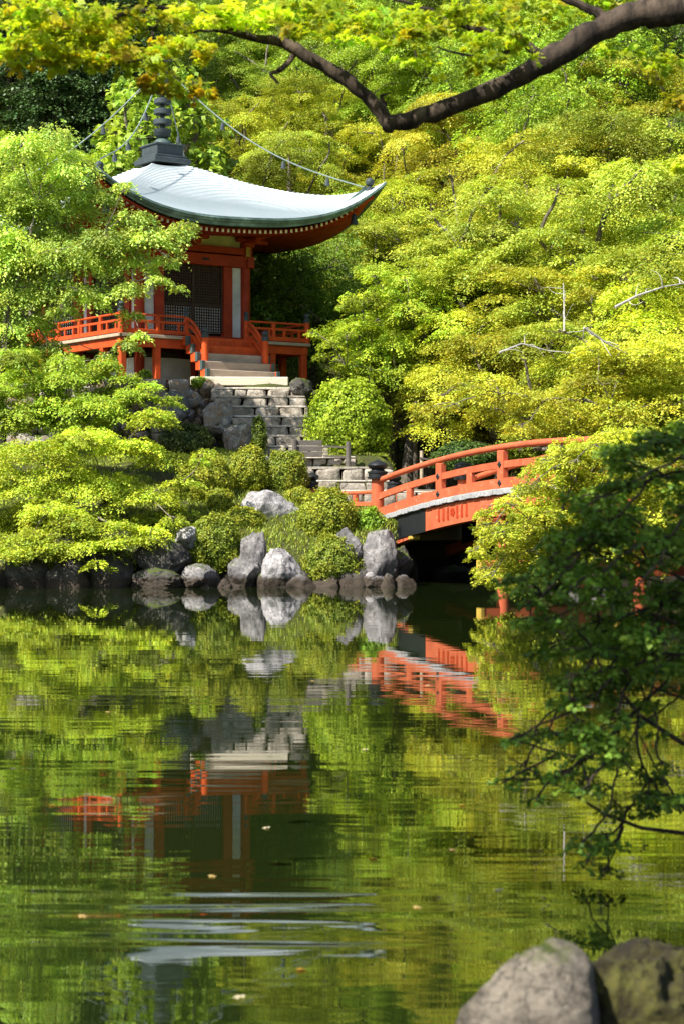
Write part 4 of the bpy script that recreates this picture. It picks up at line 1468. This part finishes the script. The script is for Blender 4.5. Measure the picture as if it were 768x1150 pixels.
# pale drooping tree in front of the pavilion's left side
pads = [(22, 168, 34), (58, 160, 34), (86, 182, 32), (44, 200, 42), (10, 215, 38), (80, 228, 42), (140, 206, 12), (122, 218, 16), (150, 240, 24), (116, 262, 32), (165, 262, 32), (200, 258, 20), (210, 250, 12),
        (60, 270, 42), (15, 275, 42), (102, 292, 36), (150, 296, 26), (185, 292, 15), (178, 312, 14), (200, 322, 9), (60, 312, 34), (15, 325, 38), (112, 325, 24), (145, 322, 20), (35, 358, 30), (10, 385, 32), (148, 352, 14), (140, 384, 14), (158, 375, 12), (120, 398, 12), (60, 390, 20), (20, 242, 36), (50, 235, 34), (5, 262, 34), (85, 262, 34), (30, 300, 34), (15, 372, 30), (45, 392, 26), (78, 402, 22), (20, 405, 30), (85, 320, 24), (70, 345, 20), (-40, 200, 50), (-45, 280, 50), (-40, 350, 45)]
base = at(-10, 560, 53.5); base[2] = T(base[0], base[1])
px_tree('drooping_tree', 'pale green drooping tree in front of the left side of the pavilion', pads, 54.2, base, (.47, .60, .12, .05), 71, .095, 3000, .15, .34, .55, .0, 1.1, 'bark', .12, .26, fork=at(10, 330, 53.8), copies=2, tilt=.5)
# lower left maples
pads = [(30, 420, 36), (75, 420, 30), (118, 412, 24), (150, 440, 24), (62, 450, 40), (112, 452, 36), (14, 460, 40), (190, 452, 14), (168, 432, 14), (20, 400, 26), (-40, 440, 45), (40, 470, 36), (92, 472, 34), (136, 466, 28), (166, 472, 18), (182, 447, 12), (122, 438, 26), (100, 418, 24), (140, 424, 16), (60, 430, 30)]
base = at(60, 600, 51); base[2] = T(base[0], base[1])
px_tree('maple_tree', 'green maple at the left behind the low yellow maple by the pond', pads, 51.0, base, (.36, .48, .050, .1), 72, .068, 4600, .10, .24, .08, .1, .7, 'bark', .12, .34, fork=at(70, 480, 51))
pads = [(170, 470, 26), (140, 500, 36), (96, 486, 38), (40, 500, 42), (185, 512, 28), (205, 540, 20), (70, 530, 44), (120, 540, 44), (165, 556, 38), (18, 545, 40), (200, 572, 18), (60, 572, 40), (110, 582, 36), (150, 592, 26), (22, 588, 36), (85, 606, 28), (130, 614, 20), (45, 612, 24), (108, 628, 12), (-40, 520, 45), (-40, 580, 45), (225, 520, 12), (232, 506, 10), (15, 618, 28, -2.6), (60, 612, 30, -2.7), (100, 612, 28, -2.6), (140, 604, 24, -2.4), (170, 594, 22, -2.2), (35, 600, 34, -2.3), (85, 596, 34, -2.2), (130, 590, 30, -2.0), (-30, 612, 34, -2.6), (110, 634, 14, -2.8), (195, 585, 16, -1.8), (60, 570, 36, -1.8)]
base = at(120, 640, 47.5); base[2] = T(base[0], base[1])
px_tree('maple_tree', 'low yellow green maple reaching over the pond at the lower left', pads, 47.2, base, (.43, .52, .048, .15), 73, .064, 5200, .09, .24, .05, .15, .6, 'bark', .11, .34, fork=at(120, 560, 47.4))
# yellow maple reaching in from the right in front of the bridge
pads = [(655, 500, 34), (700, 492, 40), (740, 505, 40), (620, 522, 18), (600, 548, 24), (640, 545, 36), (575, 560, 20), (685, 545, 40), (610, 578, 34), (570, 596, 26), (650, 590, 36), (700, 590, 40), (585, 620, 30), (548, 610, 14), (560, 640, 22), (600, 645, 28), (545, 640, 12), (625, 625, 30), (560, 656, 14), (740, 560, 40), (790, 520, 60), (800, 590, 60), (590, 580, 26), (620, 560, 26), (555, 590, 18), (580, 625, 24), (610, 600, 26), (640, 620, 26), (660, 545, 30), (532, 618, 10), (575, 655, 14), (545, 575, 14), (600, 525, 14), (630, 500, 18), (720, 530, 36), (690, 620, 30), (640, 508, 22), (668, 512, 28), (695, 484, 24), (625, 532, 20), (652, 528, 24), (715, 505, 30), (690, 535, 30), (612, 515, 12)]
base = np.array([8.9, 37.5, 0]); base[2] = T(8.9, 37.5)
px_tree('maple_tree', 'golden green maple reaching over the water in front of the bridge', pads, 36.6, base, (.46, .52, .050, .3), 74, .056, 4200, .15, .30, .06, .2, .9, 'bark', .11, .34, copies=4, fork=(7.0, 37, 3.2))
pads = [(560, 440, 36), (610, 448, 40), (660, 432, 44), (720, 440, 48), (540, 462, 22), (590, 472, 28), (640, 474, 34), (700, 470, 40), (760, 450, 50), (500, 456, 22), (470, 462, 14), (680, 400, 40), (740, 390, 50), (520, 430, 22)]
base = np.array([9.2, 47.5, 0]); base[2] = T(9.2, 47.5)
px_tree('maple_tree', 'amber green maple spreading level above the bridge from the right bank', pads, 49.5, base, (.46, .51, .050, .5), 75, .070, 3000, .14, .24, .04, .35, 1.2, 'bark', .12, .34, copies=3, fork=(6.5, 48.5, 4.2))

pads = [(425, 330, 26), (458, 345, 30), (402, 362, 24), (440, 382, 30), (474, 398, 28), (372, 386, 12), (410, 398, 22), (386, 410, 12), (446, 418, 24), (482, 438, 20), (505, 418, 24), (418, 302, 22), (455, 310, 26), (396, 332, 14), (350, 372, 8), (500, 380, 26), (490, 345, 26), (470, 455, 14), (525, 440, 18), (362, 398, 9), (388, 376, 14)]
base = at(468, 530, 60.5); base[2] = T(base[0], base[1])
px_tree('maple_tree', 'lime green layered maple between the veranda and the bridge, above the clipped bush', pads, 59.8, base, (.40, .51, .052, .12), 79, .072, 3300, .15, .28, .05, .12, .9, 'bark', .10, .34, copies=3, fork=at(462, 440, 60))

# dark near tree at the right
prng = np.random.default_rng(17)
def inside(poly, x, y):
    r = False
    for i in range(len(poly)):
        (x0, y0), (x1, y1) = poly[i - 1], poly[i]
        if (y0 > y) != (y1 > y) and x < (x1 - x0) * (y - y0) / (y1 - y0) + x0: r = not r
    return r
dark_poly = [(830, 455), (768, 470), (725, 478), (690, 500), (665, 545), (640, 590), (600, 640), (562, 655), (575, 690), (620, 715), (598, 735), (640, 760), (610, 800), (560, 845), (548, 885), (600, 905), (655, 890), (640, 960), (680, 990), (700, 925), (768, 905), (830, 900)]
pads = []
while len(pads) < 270:
    x, y = prng.uniform(545, 830), prng.uniform(460, 990)
    if not inside(dark_poly, x, y): continue
    if y > 790 and prng.uniform() > .45: continue
    pads.append((x, y, prng.uniform(12, 32) * (1 if y < 790 else .75) * (1 if x > 620 else .8)))
base = np.array([3.7, 9.0, 0]); base[2] = T(3.7, 9.0)
DD = 8.8
dt = px_tree('shaded_tree', 'dark shaded tree leaning into the photo from the right over the pond', pads, DD, base, (.15, .25, .030, .05), 76, .026, 17500, .11, .20, .05, .0, .60, 'bark_dark', .017, .42, copies=1, fork=(2.5, 8.9, 1.5), leafmat='leaf', tilt=.5, per=10, sagl=.04, ntw=2)  # leaf green darkened to stand for the shade on this tree
b = MB(); rng = np.random.default_rng(9)
for pth, r in (([(790, 940), (768, 936), (720, 930), (680, 915), (640, 890), (600, 868), (570, 850)], .022), ([(768, 836), (720, 805), (690, 770), (655, 735), (620, 715)], .02), ([(700, 928), (690, 955), (676, 985)], .008), ([(768, 910), (735, 860), (715, 820)], .012), ([(768, 785), (700, 760)], .012), ([(760, 700), (650, 660)], .014)):
    b.tube([at(x, y, DD) - base for x, y in pth], list(np.linspace(r * .55, .003, len(pth))), 7)
b.build('limb', M['bark_dark'], dt, smooth=True)

# the maple over the photographer: thick limb across the top, unseen shading crown added overhead
OM = empty('overhanging_maple', (5.4, 12.2, T(5.4, 12.2)))
tag(OM, 'big old maple whose dark limb and sunlit leaves hang across the top', 'tree')
ob = np.array(OM.location)
DO = 13.0
b = MB(); rng = np.random.default_rng(21)
def path(pp, rs, n=10, sub=4):
    """smooth tube through photo points"""
    pts = [at(x, y, d) - ob for x, y, d in pp]
    out, rr = [], []
    for i in range(len(pts) - 1):
        p0 = pts[max(i - 1, 0)]; p1 = pts[i]; p2 = pts[i + 1]; p3 = pts[min(i + 2, len(pts) - 1)]
        for j in range(sub):
            t = j / sub
            out.append(.5 * ((2 * p1) + (-p0 + p2) * t + (2 * p0 - 5 * p1 + 4 * p2 - p3) * t * t + (-p0 + 3 * p1 - 3 * p2 + p3) * t ** 3) + rng.normal(0, .006, 3))
            rr.append((rs[i] + (rs[i + 1] - rs[i]) * t) * rng.uniform(.88, 1.12))
    out.append(pts[-1]); rr.append(rs[-1])
    b.tube(out, rr, n)
P3 = lambda l, d=DO: [(x, y, d) for x, y in l]
path(P3([(900, 20), (830, 6), (770, 10), (730, 14), (700, 20), (660, 40), (612, 70), (570, 92), (500, 122), (455, 136), (432, 140)]), [.15, .125, .106, .10, .09, .08, .078, .066, .06, .058, .054], 12)
path(P3([(436, 141), (424, 122), (392, 92), (352, 66), (318, 48), (275, 40), (235, 22), (205, 6)]), [.054, .049, .046, .043, .038, .026, .019, .012], 10)
path(P3([(325, 52), (322, 38), (326, 28)]), [.03, .02, .008], 7)
path(P3([(330, 62), (316, 78), (304, 84), (314, 94)]), [.022, .018, .014, .006], 7)
path(P3([(612, 72), (588, 48), (560, 38), (520, 30), (480, 12), (440, -4)]), [.035, .032, .024, .020, .016, .010], 8)
path(P3([(690, 24), (660, 10), (620, -8)]), [.04, .03, .02], 8)
path([(590, 50, 13), (560, 60, 12.6), (520, 62, 12.3), (490, 52, 12)], [.016, .012, .009, .004], 6)
path([(220, 14, 13), (185, 8, 12.7), (140, 16, 12.4), (95, 24, 12.2), (45, 26, 12)], [.018, .016, .014, .010, .005], 7)
path([(185, 8, 12.7), (172, 36, 12.5), (178, 62, 12.3), (150, 68, 12.2), (120, 78, 12.1)], [.012, .010, .008, .006, .003], 6)
path([(178, 62, 12.3), (196, 84, 12.3), (215, 100, 12.2)], [.007, .005, .003], 5)
path([(95, 24, 12.2), (72, 52, 12.1), (60, 60, 12.1)], [.007, .005, .003], 5)
path([(275, 40, 13), (240, 34, 12.8), (210, 40, 12.6), (180, 60, 12.4)], [.014, .011, .008, .006], 6)
path([(430, 118, 13), (428, 108, 13), (438, 104, 13)], [.02, .010, .004], 6)
# trunk to the right of the frame
b.tube([np.array([5.4, 12.2, T(5.4, 12.2) - .4]) - ob, np.array([5.35, 12.3, 1.2]) - ob, np.array([4.7, 12.6, 3.6]) - ob, at(900, 20, 13) - ob + np.array([0, 0, .02])], [.30, .24, .19, .165], 14)
ups = [((4.4, 12.7, 4.4), (1.2, 8.0, 5.3), .10), ((2.2, 9.8, 5.1), (-.2, 6.0, 4.9), .07), ((2.2, 9.8, 5.1), (-1.6, 7.4, 5.0), .07), ((1.2, 8.0, 5.3), (.8, 5.0, 4.6), .05), ((4.4, 12.7, 4.6), (5.5, 15, 6.5), .08)]
for p0, p1, r in ups:
    limb(b, np.array(p0) - ob, np.array(p1) - ob, r, .02, rng, 8, .1, .05, 8)
lv = Leaves()
def opad(px, py, Rp, d, n, warm, th=.10, slope=(0, 0)):
    p = at(px, py, d) - ob
    R = Rp / F * d
    pad(lv, p, R, int(n * .80), rng, .043, th, .16, .12, .62, warm, slope, per=9, spread=1.0)
for q in [(20, 22, 60, 12.2, 620, .45), (80, 34, 55, 12.2, 620, .5), (30, 52, 40, 12.0, 380, .5), (140, 20, 50, 12.5, 420, .35), (150, 62, 46, 12.2, 420, .55), (90, 66, 36, 12.1, 300, .5), (205, 52, 30, 12.3, 200, .6), (208, 98, 20, 12.2, 110, .95), (182, 86, 20, 12.2, 110, .85), (170, 96, 10, 12.2, 36, .9), (230, 104, 12, 12.2, 50, .95), (225, 15, 45, 12.7, 330, .25),
          (55, 5, 60, 11.6, 500, .4), (280, 14, 45, 12.8, 330, .12), (330, 10, 45, 13.1, 330, .08), (385, 14, 45, 12.8, 350, .06), (350, 32, 26, 12.6, 110, .05), (430, 22, 50, 12.6, 430, .05), (480, 40, 40, 12.4, 260, .05), (520, 16, 55, 12.8, 470, .08), (560, 40, 40, 12.5, 260, .1), (600, 8, 50, 13.6, 330, .08), (545, 66, 30, 12.3, 130, .05), (650, 2, 40, 13.9, 240, .1), (690, 56, 30, 13.9, 80, .1), (745, 56, 34, 13.9, 110, .3), (735, 78, 30, 13.8, 90, .45), (760, 110, 22, 13.6, 70, .7), (700, -6, 50, 13.9, 260, .1), (766, 190, 14, 13.6, 40, .8), (470, 70, 26, 12.4, 90, .05), (408, 45, 30, 12.5, 120, .05)]:
    opad(*q)
for i in range(20):                                       # unseen crown pads added above the frame to shade near tree and rocks
    x, y = rng.uniform(-2.2, 1.4), rng.uniform(4.5, 8.4)
    z = CAMZ + 575 / F * y + rng.uniform(.7, 2.0)
    pad(lv, np.array([x, y, z]) - ob, rng.uniform(.5, .9), 380, rng, .085, .12, .2, .1, .45, .15, per=9)
b.build('trunk', M['bark_dark'], OM, smooth=True)
c = lv.build('crown', M['thin_leaf'], OM, .40, LOB5)
c.color = (.42, .54, .040, .85)

# dead white branches in the hillside maples
def deadwood(name, label, pp, D, r, cat):
    p0 = at(*pp[0], D)
    b = MB()
    pts = [at(x, y, D + .25 * i) - p0 for i, (x, y) in enumerate(pp)]
    r *= .75
    b.tube(pts, list(np.linspace(r, r * .3, len(pp))), 7)
    q = np.random.default_rng(int(pp[0][0]))
    for _ in range(9):
        i = q.integers(0, len(pts) - 1); f = q.uniform()
        s_ = pts[i] * (1 - f) + pts[i + 1] * f
        limb(b, s_, s_ + q.normal(0, 1, 3) * np.array([.32, .3, .22]) + (pts[-1] - pts[0]) * .12, r * .4, r * .1, q, 4, .05, .12, 4)
    o = b.build(name, M['bark_pale'], smooth=True)
    o.location = p0
    tag(o, label, cat)
    return o

# ------------------------------------------------------------------ clipped shrubs
def shrub(px0, px1, py0, py1, D, color, label, seed, leaf=.05, dens=1.0, depth=.95, warm=.1, lump=.16, name='azalea_bush', group=None, cat='bush'):
    rng = np.random.default_rng(seed)
    w_ = (px1 - px0) / F * D / 2
    top = at((px0 + px1) / 2, py0, D)
    bot = at(0, py1, D)[2]
    hh = top[2] - bot
    e = empty(name, (top[0], D, bot))
    tag(e, label, cat, group)
    area = 2 * PI * w_ * max(w_, hh)
    n = int(area / (leaf * leaf * .45) * 2.6 * dens)
    u = rng.normal(size=(n, 3)); u /= np.linalg.norm(u, axis=1, keepdims=True)
    u[:, 2] = np.where(u[:, 2] < -.72, -u[:, 2], u[:, 2])
    off = rng.uniform(-30, 30, 3)
    nz = np.array([noise.noise(Vector(p * 2.1 + off)) + .6 * noise.noise(Vector(p * 5.0 + off)) for p in u])
    shell = 1 - np.abs(rng.normal(0, .11, n)) + lump * 1.3 * nz + rng.uniform(.03, .17, n) * (rng.uniform(size=n) > .94)
    P = u * shell[:, None] * np.array([w_, w_ * depth, hh * .60]) + np.array([0, 0, hh * .42])
    Nn = u * np.array([1, 1, 1.3]) + rng.normal(0, .55, (n, 3))
    T_ = rng.normal(size=(n, 3))
    t = np.clip(rng.normal(1, .28, n), .35, 1.9) * (1 + .2 * nz)
    lv = Leaves()
    lv.add(P, Nn, T_, np.stack([t * (1 + .12 * nz), t, t * (1 - .1 * nz)], -1), np.clip(rng.normal(warm, .15, n), 0, 1) * (nz > 0), leaf * rng.uniform(.6, 1.3, n))
    tb = MB()
    for i in range(9):
        a = rng.uniform(0, 2 * PI)
        limb(tb, (0, 0, -.15), np.array([math.cos(a) * w_ * .75, math.sin(a) * w_ * .75 * depth, hh * rng.uniform(.4, .8)]), .03, .008, rng, 5, .1, .05, 5)
    tb.build('stem', M['bark'], e, smooth=True)
    # inner leaves tinted dark: shade in the bush's heart put into colour
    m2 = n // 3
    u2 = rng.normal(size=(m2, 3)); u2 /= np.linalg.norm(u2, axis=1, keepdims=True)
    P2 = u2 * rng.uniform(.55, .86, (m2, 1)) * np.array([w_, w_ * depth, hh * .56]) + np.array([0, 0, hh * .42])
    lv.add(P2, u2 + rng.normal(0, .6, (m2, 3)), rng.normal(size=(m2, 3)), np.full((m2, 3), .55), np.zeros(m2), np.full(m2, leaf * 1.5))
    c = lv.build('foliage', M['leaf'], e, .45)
    c.color = color
    return e
AZ = (.24, .30, .035, .5); AZ2 = (.29, .34, .035, .5)
shrub(208, 275, 579, 642, 46.0, AZ, 'round azalea over the water left of the white domed boulder', 1)
shrub(340, 409, 604, 660, 45.6, AZ, 'low round azalea at the water right of the white domed boulder', 2)
shrub(334, 401, 550, 608, 47.4, AZ2, 'round azalea on the bank left of the bridge end post', 3)
shrub(343, 439, 431, 514, 56.3, (.34, .46, .036, .1), 'big bright green clipped bush beside the stone steps', 4, .075, lump=.17, name='clipped_bush')
shrub(296, 346, 505, 556, 50.8, AZ, 'azalea mound under the stone steps, right one of two', 5)
shrub(258, 306, 504, 552, 50.6, AZ2, 'azalea mound under the stone steps, left one of two', 6)
shrub(196, 262, 512, 566, 49.8, AZ2, 'loose yellow green azalea between the low maple and the stone wall', 7, lump=.2)
shrub(248, 298, 570, 600, 47.8, AZ2, 'flat low azalea left of the broad boulder', 8)
shrub(180, 240, 477, 516, 55.8, (.07, .10, .025, 0), 'dark shaded bush against the stone wall', 9, lump=.25, name='dark_bush')
shrub(320, 352, 548, 566, 49.6, AZ2, 'small low azalea behind the broad boulder', 10)
shrub(396, 432, 574, 602, 47.6, (.24, .40, .04, 0), 'small bright green plant cushion under the bridge end post', 11, .055, lump=.3, name='green_plant')
shrub(484, 566, 496, 530, 57.5, (.08, .14, .03, 0), 'rounded dark hedge seen behind the bridge railing', 12, .06, name='round_hedge')
shrub(283, 300, 470, 506, 55.4, (.14, .20, .03, .1), 'small weedy shrub at the foot of the stone steps', 13, lump=.3, name='weedy_shrub')
shrub(306, 326, 520, 545, 52.3, AZ, 'small azalea at the left foot of the lowest steps', 14)
shrub(155, 172, 416, 436, 58.9, (.2, .3, .03, 0), 'small weed growing on the wall below the veranda post', 15, lump=.3, name='wall_weed')
shrub(215, 234, 424, 436, 59.0, (.2, .3, .03, 0), 'small weed growing on the wall at the left end of the slab', 16, lump=.3, name='wall_weed')
shrub(232, 262, 548, 574, 48.8, AZ2, 'low azalea tuft on the grass between flat azalea and low maple', 17, lump=.2)

# ------------------------------------------------------------------ grass and undergrowth
rng = np.random.default_rng(77)
n = 82000
gx = rng.uniform(-8.5, 4.6, n); gy = rng.uniform(45.0, 60, n)
gx = np.concatenate([gx, rng.uniform(3.2, 14, 36000)]); gy = np.concatenate([gy, rng.uniform(6, 46, 36000)])
keep = np.array([noise.noise(Vector((x * .8, y * .8, 3))) for x, y in zip(gx, gy)]) > -.22
gx, gy = gx[keep], gy[keep]
gz = ground_h(gx, gy)
k_ = (gz > .3) & ~((gx > -1.0) & (gx < 4) & (gy > 49.6) & (gy < 55.3)) & (gy < 57.2)
gx, gy, gz = gx[k_], gy[k_], gz[k_]
n = len(gx)
up = np.stack([rng.normal(0, .4, n), rng.normal(0, .4, n), np.ones(n)], -1)
nn = np.stack([rng.normal(0, 1, n), rng.normal(0, 1, n), .5 + 0 * gx], -1)
tn = np.clip(rng.normal(1, .25, n), .4, 1.8)
g = leaf_object('grass', np.stack([gx, gy, gz - .01], -1), nn, up, rng.uniform(.06, .17, n), .012, tn, np.clip(rng.normal(.2, .3, n), 0, 1), M['leaf'])
g.color = (.27, .36, .05, .35)
tag(g, 'short sunlit grass on the bank between boulders and azaleas', 'grass', kind='stuff')
n = 70000
ux = rng.uniform(-26, 30, n); uy = rng.uniform(52, 118, n)
dens_ = np.array([noise.noise(Vector((x * .35, y * .35, 9))) for x, y in zip(ux, uy)])
d0 = 70 - 15 * sstep(-1, 7, ux)
k_ = (uy > d0 - 1) & (dens_ > -.25)
ux, uy, dens_ = ux[k_], uy[k_], dens_[k_]
n = len(ux)
uz = ground_h(ux, uy) + np.abs(rng.normal(0, .35, n)) * (.6 + dens_ * 1.6)
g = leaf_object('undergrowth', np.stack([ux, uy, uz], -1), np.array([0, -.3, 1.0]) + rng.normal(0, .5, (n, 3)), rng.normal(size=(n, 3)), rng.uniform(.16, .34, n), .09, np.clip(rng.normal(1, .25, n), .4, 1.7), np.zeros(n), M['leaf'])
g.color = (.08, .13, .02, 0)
tag(g, 'leafy undergrowth covering the wooded hillside', 'undergrowth', kind='stuff')

fl = None
for i, (px, py) in enumerate([(465, 1020), (340, 1090), (300, 930), (236, 985), (520, 905), (410, 842), (120, 800), (60, 905), (480, 770), (350, 765), (190, 760), (560, 1000), (90, 1030), (420, 965), (270, 1120), (505, 955)]):
    D = CAMZ * F / (py - 575)
    if fl is None or i % 4 == 0:
        q = np.random.default_rng(i)
        fl = leaf_object('fallen_leaf', np.array([[0, 0, .006]]), np.array([[.05, -.1, 1.0]]), np.array([[1.0, .2, 0]]), .036, .014, np.ones(1), np.ones(1), M['leaf'], None, LOB5, .12)
        o = fl
    else:
        o = fl.copy(); COL.objects.link(o)
    p = at(px, py, D)
    o.location = (p[0], D, 0); o.rotation_euler = (0, 0, i * 2.1)
    o.color = [(.55, .42, .20, .3), (.60, .30, .16, .6), (.62, .56, .40, .1)][i % 3]
    tag(o, 'small fallen leaf floating flat on the pond surface', 'leaf', 'fallen leaves on the pond')

deadwood('bare_pole', 'thin bare white pole standing among the yellow maples', [(633, 372), (633, 345), (632, 318)], 50.0, .035, 'dead branch')
deadwood('dead_branch', 'slanting bare white branch right of the white pole', [(655, 368), (680, 385), (705, 398)], 48.2, .05, 'dead branch')
deadwood('dead_branch', 'curved pale bare branch above the bridge crown', [(560, 396), (585, 386), (615, 394), (640, 396)], 49.0, .04, 'dead branch')
deadwood('dead_branch', 'long pale bare branch slanting at the right edge', [(690, 345), (715, 332), (745, 322), (768, 318)], 47.5, .05, 'dead branch')
deadwood('dead_branch', 'small pale twig branch in the golden maple before the bridge', [(598, 618), (608, 606), (622, 598)], 35.6, .018, 'dead branch')

# ------------------------------------------------------------------ light, sky, camera
sun_v = Vector((-.67, -.60, 1.02)).normalized()
sd = bpy.data.lights.new('sun', 'SUN')
sd.energy = 5.0; sd.angle = rad(.53); sd.color = (1, .955, .87)
so = bpy.data.objects.new('sun', sd); COL.objects.link(so)
so.rotation_euler = sun_v.to_track_quat('Z', 'Y').to_euler()
so.location = (-20, -10, 40)
wd = bpy.data.worlds.new('World'); scene.world = wd; wd.use_nodes = True
nt = wd.node_tree
bg = nt.nodes['Background'] if 'Background' in nt.nodes else nt.nodes.new('ShaderNodeBackground')
sky = nt.nodes.new('ShaderNodeTexSky'); sky.sky_type = 'NISHITA'; sky.sun_disc = False
sky.sun_elevation = math.asin(sun_v.z); sky.sun_rotation = math.atan2(sun_v.x, sun_v.y)
sky.air_density = 1.0; sky.dust_density = 1.2
nt.links.new(sky.outputs[0], bg.inputs[0]); bg.inputs[1].default_value = 0.095

cd = bpy.data.cameras.new('camera'); cam = bpy.data.objects.new('camera', cd); COL.objects.link(cam)
cam.location = (0, 0, CAMZ); cam.rotation_euler = (rad(90), 0, 0)
cd.sensor_fit = 'VERTICAL'; cd.sensor_height = 36; cd.lens = 70
cd.clip_start = .1; cd.clip_end = 600
cd.dof.use_dof = True; cd.dof.focus_distance = 56; cd.dof.aperture_fstop = 5.2
scene.camera = cam
scene.view_settings.view_transform = 'Standard'
scene.view_settings.look = 'None'
scene.view_settings.exposure = 1.1
scene.view_settings.gamma = 1
scene.cycles.max_bounces = 7
scene.cycles.diffuse_bounces = 3
scene.cycles.glossy_bounces = 3
scene.cycles.transmission_bounces = 3
scene.cycles.caustics_reflective = False
scene.cycles.caustics_refractive = False
scene.cycles.sample_clamp_indirect = 6
scene.cycles.use_denoising = True
